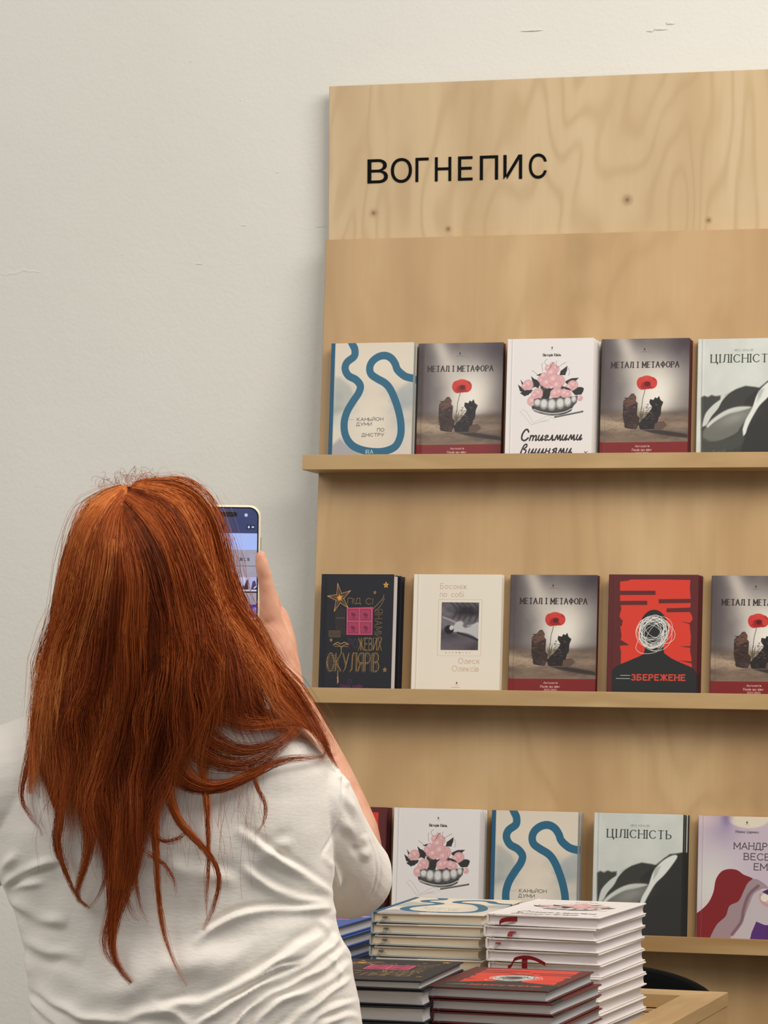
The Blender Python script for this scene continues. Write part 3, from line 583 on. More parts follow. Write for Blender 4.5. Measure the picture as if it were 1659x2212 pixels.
def art_wander():
    A = Art(bg=(196, 180, 192)); T = mp(1112, 165, 4.9, 4.95, .02)
    A.glow(20, 110, 45, 60, (216, 214, 204), .9); A.glow(40, 20, 24, 26, (160, 142, 168), .6); A.glow(6, 6, 20, 12, (214, 190, 190), .8)
    c = T([(1497, 165)])[0]; A.ell(c[0], c[1], 34, 18, (226, 214, 190), .95, 0, 3); A.glow(44, 2, 8, 14, (120, 100, 150), .7)
    emblem(A, c[0]-2, 9.5, (60, 50, 60)); text(A, 'Мілана Царенко', 59, 22, 3.8, .7, (90, 80, 88), 36)
    t = (74, 62, 66); text(A, 'МАНДРУЙ', 57, 41, 10, 1.3, t, 72, 1.1); text(A, 'ВЕСЕЛІ', 73, 57.5, 10, 1.3, t, 55, 1.1); text(A, 'ЕМОЦІЇ'.replace('Ї', 'І'), 89, 73, 10, 1.3, t, 52, 1.1)
    A.poly(smooth(T([(1095, 930), (1180, 850), (1225, 760), (1245, 660), (1290, 595), (1350, 575), (1410, 582), (1460, 615), (1530, 645), (1500, 690), (1460, 780), (1390, 880), (1310, 960), (1250, 1050), (1190, 1130), (1095, 1130)]), 5), (128, 32, 36), 1, .5)
    A.poly(smooth(T([(1190, 1130), (1250, 1010), (1320, 940), (1350, 860), (1420, 820), (1460, 740), (1490, 680), (1540, 645), (1600, 668), (1650, 715), (1600, 720), (1560, 760), (1500, 880), (1450, 980), (1390, 1060), (1340, 1130)]), 5), (158, 136, 140), 1, .5)
    A.poly(smooth(T([(1340, 1130), (1400, 1060), (1450, 980), (1500, 850), (1540, 760), (1600, 735), (1690, 800), (1720, 900), (1700, 990), (1620, 985), (1560, 975), (1520, 1060), (1470, 1140)]), 5), (190, 180, 182), 1, .5)
    A.stroke(smooth(T([(1570, 700), (1500, 770), (1460, 880), (1440, 980), (1370, 1080)])), 5, (124, 92, 100), .9, 1.5)
    A.stroke(smooth(T([(1590, 770), (1600, 820), (1650, 850), (1700, 840)])), 5, (196, 150, 150), 1, 1); A.poly(T([(1600, 745), (1660, 715), (1720, 760), (1700, 790)]), (70, 40, 90), 1, .5)
    A.poly(T([(1490, 1180), (1520, 1060), (1556, 975), (1620, 1000), (1830, 1000), (1830, 1180)]), (84, 46, 112), 1, .5); A.ell(T([(1620, 770)])[0][0], T([(1620, 790)])[0][1], 6, 6, (226, 218, 200), 1)
    A.stroke([(7, 0), (7, 200)], .8, (160, 146, 156), .5, .8); return A
def art_blue():
    A = Art(bg=(62, 92, 158)); A.glow(80, 40, 60, 40, (96, 110, 172), .7)
    q = np.random.default_rng(3)
    for k in range(16): A.ell(q.uniform(20, 135), q.uniform(20, 120), q.uniform(8, 18), q.uniform(3, 6), (206, 90, 116) if k % 3 else (228, 180, 190), .95, q.uniform(-.5, .5), 1)
    text(A, 'СОНЦЕ В ОКО', 22, 150, 9, 1.6, (222, 226, 236), 100); text(A, 'поезія', 22, 170, 8, 1.2, (222, 226, 236), 40); return A

def mat_cover(name, A, rough=0.45):
    m = mat_base(name, (1, 1, 1, 1), rough, 0.35); t = NT(m)
    nd = t.n('ShaderNodeTexImage'); nd.image = A.image(name); nd.extension = 'EXTEND'; nd.interpolation = 'Cubic'
    uv = t.n('ShaderNodeTexCoord'); t.l(uv.outputs['UV'], nd.inputs[0]); t.color(nd.outputs[0])
    return m
def mat_pages(name, base, dark):
    m = mat_base(name, base, 0.85, 0.1); t = NT(m)
    f = t.noise(t.coord((0.6, 0.6, 60)), 26, 2); t.color(t.mix(t.math('MULTIPLY', f, .55), base, dark)); t.bump(f, .25, .0006); return m

# ------------------------------------------------------------------ hardcover books
MP_WHITE = mat_pages('page_edges_white', srgb(230, 222, 222), srgb(204, 194, 194))
MP_CREAM = mat_pages('page_edges_cream', srgb(222, 210, 186), srgb(190, 176, 150))
MP_GREY = mat_pages('page_edges_grey', srgb(196, 194, 194), srgb(164, 162, 162))
M_RIB = mat_base('dark_red_ribbon', srgb(120, 14, 22), 0.4); M_RIBD = mat_base('slate_ribbon', srgb(60, 66, 66), 0.5)
def slab(x0, x1, y0, y1, z0, z1, uvW, uvH, bev=.0007, groove=None, skirt=0):
    b = box_bm(x0, x1, y0, y1, z0, z1)
    if groove:    # the hinge groove beside the spine
        for gx_ in (groove-.0025, groove, groove+.0025):
            bmesh.ops.bisect_plane(b, geom=b.verts[:]+b.edges[:]+b.faces[:], plane_co=(gx_, 0, 0), plane_no=(1, 0, 0))
        for v in b.verts:
            if abs(v.co.x-groove) < 1e-5: v.co.z += (-.0009 if groove and z1 > abs(z0) and skirt == 1 else .0009)
    ed = [e for e in b.edges if e.calc_face_angle(0) > 1.0]
    bmesh.ops.bevel(b, geom=ed, offset=bev, segments=1, affect='EDGES')
    uv = b.loops.layers.uv.new('UVMap')
    for f in b.faces:
        for l in f.loops: l[uv].uv = (min(max(l.vert.co.x/uvW, 0.001), .999), min(max(1-(1-l.vert.co.y/uvH)*1.017, 0.001), .999))
    return b
def book_proto(kind, W, H, T, mfront, mspine, mback, mpage, ribbon=None):
    r = thing('book', kind, 'book'); ins = .0008 if T > .02 else .0030
    ct = .0020
    if abs(T-.0199) < 1e-6: ins = .0085
    link_bm('front_cover', slab(0, W, 0, H, T-ct, T, W, H, groove=.0085, skirt=1), mfront, r)
    link_bm('back_cover', slab(0, W, 0, H, 0, ct, W, H, groove=.0085, skirt=2), mback, r)
    b = box_bm(-.0006, .0018, 0, H, .0005, T-.0005); bmesh.ops.bevel(b, geom=[e for e in b.edges if abs(e.verts[0].co.y-e.verts[1].co.y) > .05 and e.verts[0].co.x < 0], offset=.0012, segments=2, affect='EDGES')
    link_bm('spine', b, mspine, r)
    # page block with a hollow fore-edge
    vs = []; fs = []; prof = [(.0022, ct), (W-ins, ct)] + [(W-ins-.0012*math.sin(math.pi*k/5), ct+(T-2*ct)*k/5) for k in range(1, 5)] + [(W-ins, T-ct), (.0022, T-ct)]
    for y in (.0022, H-.0022):
        for x, z in prof: vs.append((x, y, z))
    n = len(prof)
    for i in range(n): fs.append((i, n+i, n+(i+1) % n, (i+1) % n))
    fs.append(tuple(range(n))); fs.append(tuple(range(2*n-1, n-1, -1)))
    link_mesh('page_block', vs, fs, mpage, r)
    if ribbon: add_ribbon(r, ribbon[0], ribbon[1], T, ribbon[2])
    return r
def ribbon_mesh(pts, w, mat, parent, name='ribbon_bookmark'):
    vs = []; fs = []
    for i, p in enumerate(pts):
        vs += [(p[0]-w/2, p[1], p[2]), (p[0]+w/2, p[1], p[2]), (p[0]+w/2, p[1]-.0004, p[2]+.0004), (p[0]-w/2, p[1]-.0004, p[2]+.0004)]
    for i in range(len(pts)-1):
        a = 4*i
        for k in range(4): fs.append((a+k, a+(k+1) % 4, a+4+(k+1) % 4, a+4+k))
    fs += [(3, 2, 1, 0), (a+4, a+5, a+6, a+7)]
    return link_mesh(name, vs, fs, mat, parent)
def add_ribbon(r, mode, x, T, mat):
    if mode == 'tip':
        ribbon_mesh([(x, .004, T*.55), (x, -.001, T*.56), (x+.0004, -.0035, T*.50)], .006, mat, r)
    elif mode == 'fold':
        ribbon_mesh([(x, .004, T*.5), (x, -.002, T*.56), (x-.001, -.007, T*.42), (x-.001, -.009, T*.18)], .0065, mat, r)
    elif mode == 'side':
        pts = [(x+.02, .004, T*.58), (x+.014, -.001, T*.6), (x+.006, -.003, T*.55), (x, -.005, T*.42), (x-.002, -.006, T*.2)]
        vs = []; fs = []
        for p in pts: vs += [(p[0], p[1], p[2]-.0028), (p[0], p[1], p[2]+.0028), (p[0], p[1]-.0005, p[2]+.0028), (p[0], p[1]-.0005, p[2]-.0028)]
        for i in range(len(pts)-1):
            a = 4*i
            for k in range(4): fs.append((a+k, a+(k+1) % 4, a+4+(k+1) % 4, a+4+k))
        link_mesh('ribbon_bookmark', vs, fs, mat, r)
    elif mode == 'loop':
        ribbon_mesh([(x, .004, T*.55), (x, -.004, T*.62), (x, -.008, T*.45), (x, -.009, 0.0), (x, -.009, -.006)], .007, mat, r)
        pts = [(x-.022+.044*k/10+(.004 if k > 5 else 0), -.007-.002*math.sin(math.pi*k/10), T*.02+.0075*math.sin(math.pi*k/10)-(.006 if k < 2 else 0)) for k in range(11)]
        vs = []; fs = []
        for p in pts: vs += [(p[0], p[1], p[2]-.0022), (p[0], p[1], p[2]+.0022), (p[0], p[1]-.0005, p[2]+.0022), (p[0], p[1]-.0005, p[2]-.0022)]
        for i in range(len(pts)-1):
            a = 4*i
            for k in range(4): fs.append((a+k, a+(k+1) % 4, a+4+(k+1) % 4, a+4+k))
        link_mesh('ribbon_bookmark', vs, fs, mat, r)

C_RIVER = mat_cover('cover_river', art_river()); C_POPPY = mat_cover('cover_poppy', art_poppy(), .35); C_BOWL = mat_cover('cover_bowl', art_bowl())
C_BODY = mat_cover('cover_body', art_body()); C_NIGHT = mat_cover('cover_night', art_night(), .5); C_BARE = mat_cover('cover_barefoot', art_barefoot(), .7)
C_SAVED = mat_cover('cover_saved', art_saved()); C_WANDER = mat_cover('cover_wander', art_wander()); C_BLUE = mat_cover('cover_blue', art_blue())
S_BLUE = mat_base('spine_teal', srgb(38, 88, 118), .5); S_GREYT = mat_base('cloth_greyteal', srgb(150, 156, 156), .55); S_POPPY = mat_base('spine_grey', srgb(70, 58, 58), .4)
S_WHITE = mat_base('cover_white', srgb(228, 222, 216), .5); S_CREAM = mat_base('cover_cream', srgb(229, 220, 203), .6); S_BLACK = mat_base('cover_black', srgb(24, 24, 30), .5)
S_MAROON = mat_base('cover_maroon', srgb(84, 30, 32), .45); S_DK = mat_base('cover_charcoal', srgb(44, 44, 42), .45); S_LILAC = mat_base('cover_lilac', srgb(196, 180, 192), .5); S_NAVY = mat_base('cover_navy', srgb(44, 78, 146), .45)
KIND = dict(
 river=(.1421, .200, .0150, C_RIVER, S_BLUE, S_GREYT, MP_CREAM), poppy=(.1445, .200, .0140, C_POPPY, S_POPPY, S_MAROON, MP_GREY), bowl=(.1442, .200, .0148, C_BOWL, S_WHITE, S_WHITE, MP_WHITE),
 body=(.1435, .200, .0145, C_BODY, S_WHITE, S_DK, MP_WHITE), night=(.1234, .1965, .0250, C_NIGHT, S_BLACK, S_BLACK, MP_WHITE), nightback=(.1234, .1965, .0199, C_NIGHT, S_BLACK, S_BLACK, MP_WHITE), bare=(.1492, .200, .0150, C_BARE, S_CREAM, S_CREAM, MP_CREAM),
 saved=(.1460, .200, .0136, C_SAVED, S_MAROON, S_MAROON, MP_GREY), wander=(.1470, .200, .0150, C_WANDER, S_LILAC, S_LILAC, MP_WHITE))
DESC = dict(river='cream book with winding blue river cover', poppy='grey book with red poppy between rocks', bowl='white book with bowl of pink cherries', body='pale book with black and white bare body photo',
            night='black book with gold star and pink window', nightback='', bare='cream book with small framed photo', saved='maroon and red book with scribbled head', wander='lilac book with flowing red hair drawing')
PROTO = {}
def get_book(kind):
    if kind not in PROTO: PROTO[kind] = book_proto('x', *KIND[kind]); return PROTO[kind]
    return copy_tree(PROTO[kind])
RX = Matrix(((1, 0, 0), (0, sl, -cl), (0, cl, sl)))      # local x,y,z -> world x, up the board, out of the board
ROWN = ('top', 'middle', 'bottom')
def shelf_book(kind, x, row, n, label, jit=0.0):
    b = get_book(kind)
    t = TS[row]+.0125*1.0 - .0003
    P = pan(x, t, n)
    # lift the bottom edge onto the tilted ledge floor
    P = P + np.array([0, 0, 1])*(n*math.sin(TILT-LEAN)*1.0) if False else P
    b.matrix_world = Matrix.Translation(Vector(P)) @ RX.to_4x4() @ Matrix.Rotation(jit, 4, 'Z')
    b['label'] = label; b['category'] = 'book'; b['group'] = 'books facing out on the %s ledge' % ROWN[row]
    return b
ROWS = [
 [('river', .0260, 2, 'first book from the left, at the end by the wall'), ('poppy', .1714, 1, 'left of the cherry bowl book'), ('bowl', .3307, 3, 'between two poppy books'), ('poppy', .4836, 2, 'right of the cherry bowl book'), ('body', .6388, 1, 'cut off by the right edge of the photo')],
 [('night', .0261, 2, 'first from the left'), ('bare', .1751, 1, 'beside the black book'), ('poppy', .3383, 1, 'between the cream book and the red book'), ('saved', .5045, 2, 'between two poppy books'), ('poppy', .6691, 1, 'cut off by the right edge of the photo')],
 [('saved', -.0017, 2, 'half hidden behind the white sleeve'), ('bowl', .1620, 3, 'above the table of stacked books'), ('river', .3218, 2, 'behind the stacked white books'), ('body', .4933, 3, 'right of the river book'), ('wander', .6554, 1, 'cut off by the right edge of the photo')]]
ORD = ('front', 'second', 'third', 'fourth')
for row, lst in enumerate(ROWS):
    for kind, x, cnt, where in lst:
        T_ = KIND[kind][2]
        for c in range(cnt):
            n = .0012 + (cnt-1-c)*(T_+.0004)
            if c == 0: lab = '%s on the %s ledge, %s' % (DESC[kind], ROWN[row], where)
            elif cnt == 2: lab = 'copy directly behind the %s on the %s ledge' % (DESC[kind], ROWN[row])
            else: lab = '%s copy behind the %s on the %s ledge' % (('nearest', 'rearmost')[c-1], DESC[kind], ROWN[row])
            if kind == 'poppy' and c: lab = 'copy behind the poppy book right of the cherry bowl book, top ledge'
            words = lab.split()
            dx = 0 if c == 0 else random.uniform(-.0006, .0016)
            if kind == 'night': dx = .0022 if c == 0 else .006
            shelf_book('nightback' if kind == 'night' and c else kind, x+dx, row, n, ' '.join(words[:16]), 0)

# ------------------------------------------------------------------ display table with a raised rim
ZR, ZF = .930, .9005
tb = thing('display_table', 'pale wooden table with raised mitred rim under the book stacks', 'table', loc=(.8673, -.9455, 0), rot=(0, 0, -.0200))
TW, TD, RW = .63, .82, .052       # runs to the left (-x) and toward the viewer (-y)
def prism(name, poly, z0, z1, mat, parent):
    b = bmesh.new(); vb = [b.verts.new((x, y, z0)) for x, y in poly]; vt = [b.verts.new((x, y, z1)) for x, y in poly]; n = len(poly)
    b.faces.new(vb[::-1]); b.faces.new(vt)
    for i in range(n): b.faces.new((vb[i], vb[(i+1) % n], vt[(i+1) % n], vt[i]))
    bmesh.ops.recalc_face_normals(b, faces=b.faces[:]); bmesh.ops.bevel(b, geom=b.edges[:], offset=.0006, segments=1, affect='EDGES')
    return link_bm(name, b, mat, parent)
g = .0003
prism('rim_board', [(-g, 0), (-RW-g, -RW), (-TW+RW+g, -RW), (-TW+g, 0)], ZR-.018, ZR, M_TRAYX, tb)
prism('rim_board', [(0, -g), (0, -TD+g), (-RW, -TD+RW+g), (-RW, -RW-g)], ZR-.018, ZR, M_TRAYY, tb)
prism('rim_board', [(-TW, -g), (-TW+RW, -RW-g), (-TW+RW, -TD+RW+g), (-TW, -TD+g)], ZR-.018, ZR, M_TRAYY, tb)
prism('rim_board', [(-g, -TD), (-TW+g, -TD), (-TW+RW+g, -TD+RW), (-RW-g, -TD+RW)], ZR-.018, ZR, M_TRAYX, tb)
link_bm('tabletop', box_bm(-TW+.004, -.004, -TD+.004, -.004, ZF-.02, ZF, .0008, 1), M_TRAYX, tb)
for k in range(2):
    link_bm('batten', box_bm(-TW+RW+.001, -RW-.001, -RW-.004-.005*k, -RW+.006, ZR-.0185-.0052*(k+1), ZR-.0185-.0052*k-.0008, .0006, 1), M_TRAYX, tb)
for nm, a in (('side_panel', (-.019, -.001, -TD+.001, -.001)), ('side_panel', (-TW+.001, -TW+.019, -TD+.001, -.001))):
    link_bm(nm, box_bm(a[0], a[1], a[2], a[3], 0, ZR-.0180, .0002, 1), M_TRAYY, tb)
link_bm('front_panel', box_bm(-TW+.0195, -.0195, -TD+.001, -TD+.019, 0, ZR-.0180, .0002, 1), M_TRAYX, tb)
link_bm('back_panel', box_bm(-TW+.0195, -.0195, -.019, -.001, .35, ZR-.0182, .0006, 1), M_TRAYX, tb)

# ------------------------------------------------------------------ stacks of books lying on the table
NUMW = ['top', 'second', 'third', 'fourth', 'fifth', 'sixth', 'seventh', 'eighth', 'ninth', 'tenth', 'eleventh', 'twelfth']
def stack(desc, group, kinds, x, y, r, W=None, first_px=None, jx=.002, jr=.012, offs=()):
    z = ZF + .0002; hs = [k[0][2] for k in kinds]; N = len(kinds)
    zs = []; 
    for T_ in hs[::-1]: zs.append(z); z += T_ + .0002
    zs = zs[::-1]; protos = {}
    for i, (spec, rib) in enumerate(kinds):
        key = (id(spec), rib)
        if key in protos: b = copy_tree(protos[key])
        else: b = protos[key] = book_proto('x', *spec, ribbon=rib)
        ox, oy, orr = offs[i] if i < len(offs) else (random.uniform(-jx, jx), random.uniform(-jx, jx), random.uniform(-jr, jr))
        b.location = (x+ox, y+oy, zs[i]); b.rotation_euler = (0, 0, r+orr)
        b['label'] = (desc[0] if i == 0 else '%s book down in the stack of %s' % (NUMW[i], desc[1])); b['category'] = 'book'; b['group'] = group
    return zs[0]+hs[0]
K = KIND
def spec(k, W=None, T=None, spine=None, back=None, page=None):
    w, h, t, a, b, c, d = K[k]; return (W or w, h, T or t, a, spine or b, back or c, page or d)
wh = spec('bowl', .145, .01464)
stack(('topmost white cherry bowl book on the tall white stack', 'white books with red ribbons'), 'tall stack of white books',
      [(wh, ('side', .020, M_RIB)), (wh, ('fold', .038, M_RIB)), (wh, ('tip', .016, M_RIB)), (wh, ('loop', .052, M_RIB))]+[(wh, None)]*7, .6411, -1.3334, -.0713,
      offs=[(0, 0, 0), (-.0042, .001, -.02), (-.0015, 0, .0), (-.0005, 0, .012), (.0015, .002, .02), (.001, 0, .006)])
rv = spec('river', .145, .01405, S_GREYT, S_GREYT)
stack(('topmost cream river book on the stack left of the white stack', 'cream river books'), 'stack of cream river books',
      [(rv, ('tip', .017, M_RIBD))]+[(rv, ('tip', .0195, M_RIBD))]*2+[(rv, ('tip', .0155, M_RIBD))]+[(rv, None)]*7, .4823, -1.2994, .0081,
      offs=[(0, 0, 0), (-.001, 0, -.006), (-.003, .001, -.014), (-.004, .002, -.006)])
sv = spec('saved', .145, .0139)
stack(('topmost red and maroon scribbled head book on the front stack', 'maroon books in front of the white stack'), 'front stack of maroon books',
      [(sv, None)]*8, .6575, -1.6641, -.0288, offs=[(0, 0, 0), (.006, .001, -.02), (.007, .0, .0), (.0085, .001, -.01)])
n1 = (.153, .200, .0108, C_NIGHT, S_BLACK, S_BLACK, MP_GREY); n2 = (.153, .200, .0183, C_NIGHT, S_BLACK, S_BLACK, MP_GREY)
stack(('thin black book with pink window lying topmost beside the white sleeve', 'thick black books'), 'stack of black books',
      [(n1, None)]+[(n2, None)]*6, .5102, -1.7040, .0300, offs=[(0, 0, 0), (.003, .003, .0), (.0045, 0, .0)])
bl = (.145, .200, .0149, C_BLUE, S_NAVY, S_NAVY, MP_GREY)
stack(('topmost blue book with pink cover drawing behind the elbow', 'blue books behind the sleeve'), 'stack of blue books',
      [(bl, None)]*9, .293, -1.316, -.045)

# ------------------------------------------------------------------ black chair behind the table
ch = thing('chair', 'black round-backed chair partly seen behind the table', 'chair', loc=(0, 0, 0))
cc = at(1310, 2167, 4.86); cx_, cy_, cz_ = cc
vs = []; prof = []
for k in range(25):
    a = math.pi*k/24; prof.append((.161*math.cos(a), .055*math.sin(a)))
prof += [(-.158, -.10), (-.13, -.20), (-.08, -.245), (.08, -.245), (.13, -.20), (.158, -.10)]
b = bmesh.new(); rings = []
for yy, s_ in ((-.012, .96), (-.008, 1.0), (.008, 1.0), (.012, .96)):
    rings.append([b.verts.new((px*s_, yy+.25*px*px*-1+.01, pz*s_)) for px, pz in prof])
n = len(prof)
for a_, c_ in zip(rings[:-1], rings[1:]):
    for i in range(n): b.faces.new((a_[i], a_[(i+1) % n], c_[(i+1) % n], c_[i]))
b.faces.new(rings[0][::-1]); b.faces.new(rings[-1]); bmesh.ops.recalc_face_normals(b, faces=b.faces[:])
o = link_bm('backrest', b, M_CHAIR, ch, smooth=False); o.location = (cx_, cy_, cz_)
seat_z = .46
o = link_bm('seat', box_bm(cx_-.2, cx_+.2, cy_+.02, cy_+.40, seat_z-.035, seat_z, .016, 3), M_CHAIR, ch)
for sx in (-1, 1):
    link_bm('back_support', box_bm(cx_+sx*.10-.01, cx_+sx*.10+.01, cy_+.012, cy_+.03, seat_z-.02, cz_-.08, .003, 1), M_METAL, ch)
    for sy_ in (.05, .37):
        link_bm('leg', box_bm(cx_+sx*.17-.011, cx_+sx*.17+.011, cy_+sy_-.011, cy_+sy_+.011, 0.0, seat_z-.03, .003, 1), M_METAL, ch)

# ------------------------------------------------------------------ person
DP = 3.66
Mt = lambda u, v, d: at(u, v, d)
def ell_pts(c, rx, rd, rz, nu=28, nv=18):
    """closed ellipsoid: lateral, depth and height radii in metres, in the viewer-facing frame of the person"""
    R_ = np.array([math.cos(YAW), -math.sin(YAW), 0]); F_ = np.array([math.sin(YAW), math.cos(YAW), 0]); Z_ = np.array([0, 0, 1.])
    V = [c+Z_*rz]; Fc = []
    for j in range(1, nv):
        th = math.pi*j/nv
        for i in range(nu):
            ph = 2*math.pi*i/nu; V.append(c+R_*rx*math.sin(th)*math.cos(ph)+F_*rd*math.sin(th)*math.sin(ph)+Z_*rz*math.cos(th))
    V.append(c-Z_*rz); L = len(V)-1
    for i in range(nu): Fc.append((0, 1+i, 1+(i+1) % nu))
    for j in range(nv-2):
        for i in range(nu):
            a = 1+j*nu+i; b_ = 1+j*nu+(i+1) % nu; Fc.append((a, a+nu, b_+nu, b_))
    for i in range(nu): Fc.append((L, 1+(nv-2)*nu+(i+1) % nu, 1+(nv-2)*nu+i))
    return V, Fc
def tube_pts(P, Rr, n=16, flat=None, sub=4):
    """closed tapered tube with round ends through points P with radii Rr (optionally flattened sections)"""
    P = [np.array(p, float) for p in P]
    Q = []; RR = []
    for i in range(len(P)-1):
        p0, p1, p2, p3 = P[max(i-1, 0)], P[i], P[i+1], P[min(i+2, len(P)-1)]
        for k in range(sub):
            t = k/sub; Q.append(.5*((2*p1)+(-p0+p2)*t+(2*p0-5*p1+4*p2-p3)*t*t+(-p0+3*p1-3*p2+p3)*t**3)); RR.append(Rr[i]*(1-t)+Rr[i+1]*t)
    Q.append(P[-1]); RR.append(Rr[-1])
    # round caps
    d0 = Q[0]-Q[1]; d0 /= np.linalg.norm(d0); d1 = Q[-1]-Q[-2]; d1 /= np.linalg.norm(d1); r0, r1 = RR[0], RR[-1]
    Q = [Q[0]+d0*r0*f for f in (.98, .8, .45)]+Q+[Q[-1]+d1*r1*f for f in (.45, .8, .98)]
    RR = [r0*f for f in (.15, .58, .88)]+RR+[r1*f for f in (.88, .58, .15)]
    V = []; Fc = []; up = None
    for i, q in enumerate(Q):
        t = Q[min(i+1, len(Q)-1)]-Q[max(i-1, 0)]; t /= np.linalg.norm(t)
        if up is None: up = np.cross(t, FWD); up /= np.linalg.norm(up)
        up = up-t*(up@t); up /= np.linalg.norm(up); s_ = np.cross(t, up)
        fl = 1 if flat is None else flat
        for k in range(n):
            a = 2*math.pi*k/n; V.append(q+up*RR[i]*math.cos(a)+s_*RR[i]*fl*math.sin(a))
    m = len(Q)
    for i in range(m-1):
        for k in range(n): Fc.append((i*n+k, i*n+(k+1) % n, (i+1)*n+(k+1) % n, (i+1)*n+k))
    Fc.append(tuple(range(n-1, -1, -1))); Fc.append(tuple((m-1)*n+k for k in range(n)))
    return V, Fc
def merge_shapes(parts):
    V = []; Fc = []
    for v, f in parts:
        o_ = len(V); V += list(v); Fc += [tuple(i+o_ for i in q) for q in f]
    return V, Fc
def remeshed(name, parts, voxel, mat, parent, smooth_it=6, fac=.5):
    V, Fc = merge_shapes(parts)
    me = bpy.data.meshes.new('t'); me.from_pydata([tuple(map(float, v)) for v in V], [], Fc); me.update()
    b = bmesh.new(); b.from_mesh(me); bmesh.ops.recalc_face_normals(b, faces=b.faces[:]); b.to_mesh(me); b.free()
    o = bpy.data.objects.new(name, me); COL.objects.link(o)
    m = o.modifiers.new('r', 'REMESH'); m.mode = 'VOXEL'; m.voxel_size = voxel; m.use_smooth_shade = True
    s_ = o.modifiers.new('s', 'SMOOTH'); s_.factor = fac; s_.iterations = smooth_it
    dg = bpy.context.evaluated_depsgraph_get(); me2 = bpy.data.meshes.new_from_object(o.evaluated_get(dg)); o.modifiers.clear()
    o.data = me2; bpy.data.meshes.remove(me); me2.name = name; me2.materials.clear(); me2.materials.append(mat)
    me2.polygons.foreach_set('use_smooth', [True]*len(me2.polygons))
    if parent: o.parent = parent
    return o
def get_co(me):
    a = np.empty(len(me.vertices)*3, np.float32); me.vertices.foreach_get('co', a); return a.reshape(-1, 3).astype(float)
def get_no(me):
    a = np.empty(len(me.vertices)*3, np.float32); me.vertices.foreach_get('normal', a); return a.reshape(-1, 3).astype(float)
def set_co(me, c): me.vertices.foreach_set('co', c.astype(np.float32).ravel()); me.update()

M_SKIN = mat_base('skin', srgb(214, 158, 130), .5, .35); t_ = NT(M_SKIN)
t_.color(t_.ramp(t_.noise(t_.coord(), 45, 3), [(0.3, srgb(206, 146, 118)), (0.7, srgb(220, 168, 140))])); t_.bump(t_.noise(t_.coord(), 420, 3), .15, .0006)
M_SKIN.node_tree.nodes['Principled BSDF'].inputs['Subsurface Weight'].default_value = .12; M_SKIN.node_tree.nodes['Principled BSDF'].inputs['Subsurface Radius'].default_value = (.01, .004, .002)
M_SHIRT = mat_base('white_jersey', srgb(242, 234, 223), .9, .1); t_ = NT(M_SHIRT)
t_.bump(t_.math('ADD', t_.noise(t_.coord((1, 1, 2.6)), 130, 3), t_.math('MULTIPLY', t_.noise(t_.coord(), 1100, 2), .35)), .32, .0012)
M_SHIRT.node_tree.nodes['Principled BSDF'].inputs['Sheen Weight'].default_value = .25
M_TROU = mat_base('dark_denim', srgb(48, 56, 76), .85); M_SHOE = mat_base('white_shoe', srgb(210, 208, 204), .5); M_LIP = mat_base('lip', srgb(176, 96, 88), .5)
M_EYE = mat_base('eye_white', srgb(236, 232, 228), .2); M_IRIS = mat_base('iris', srgb(70, 92, 80), .2)

per = thing('person', 'red-haired person in white t-shirt seen from behind, photographing the books with a phone', 'person', loc=tuple(at(347, 2212, DP)[:2])+(0,))
def child(o):      # parent to the person's empty, keeping world placement
    o.parent = per; o.matrix_parent_inverse = Matrix.Translation(-per.location) ; return o

# body: one continuous surface
HC = at(300, 1250, 3.665)
hd = []
RL = np.array([math.cos(YAW), -math.sin(YAW), 0]); FL = np.array([math.sin(YAW), math.cos(YAW), 0]); ZL = np.array([0, 0, 1.])
def hp(x, f, z): return HC+RL*x+FL*f+ZL*z
hd.append(ell_pts(HC, .074, .092, .092)); hd.append(ell_pts(hp(0, .025, -.035), .062, .068, .085)); hd.append(ell_pts(hp(0, .055, -.095), .034, .032, .026))
hd.append(tube_pts([hp(0, .092, .0), hp(0, .102, -.02), hp(0, .112, -.038)], [.007, .009, .012], 12)); hd.append(ell_pts(hp(0, .088, -.067), .023, .012, .009))
hd.append(ell_pts(hp(-.035, .078, .012), .02, .012, .006)); hd.append(ell_pts(hp(.035, .078, .012), .02, .012, .006))
for s_ in (-1, 1): hd.append(ell_pts(hp(s_*.076, .0, -.02), .009, .02, .032, 14, 10)); hd.append(ell_pts(hp(s_*.04, .066, -.04), .024, .022, .026))
pz = lambda u, v, d=DP: at(u, v, d)
body = hd + [tube_pts([hp(0, -.004, -.06), pz(322, 1490, 3.66), pz(335, 1590, 3.655)], [.054, .052, .060], 20)]
body += [tube_pts([pz(335, 1600), pz(345, 1700), pz(350, 1850), pz(365, 2000), pz(400, 2200), pz(410, 2360)], [.095, .135, .13, .118, .125, .14], 24, .62)]
SHR, ELR, WRR = pz(632, 1700, 3.66), pz(768, 1886, 3.87), pz(618, 1500, 3.975)
body += [tube_pts([pz(430, 1610), pz(560, 1640), SHR], [.052, .056, .050], 18), tube_pts([SHR, (SHR+ELR)/2, ELR], [.046, .040, .034], 18),
         tube_pts([ELR, pz(752, 1800, 3.89), pz(702, 1680, 3.92), pz(650, 1570, 3.95), WRR], [.033, .0355, .0325, .0275, .0235], 20)]
SHL, ELL, WRL = pz(50, 1690, 3.66), pz(-70, 1890, 3.84), pz(160, 1560, 3.96)
body += [tube_pts([pz(270, 1610), pz(140, 1640), SHL], [.052, .056, .050], 18), tube_pts([SHL, (SHL+ELL)/2, ELL], [.049, .043, .036], 18),
         tube_pts([ELL, ELL*.6+WRL*.4, WRL], [.034, .036, .0235], 20)]
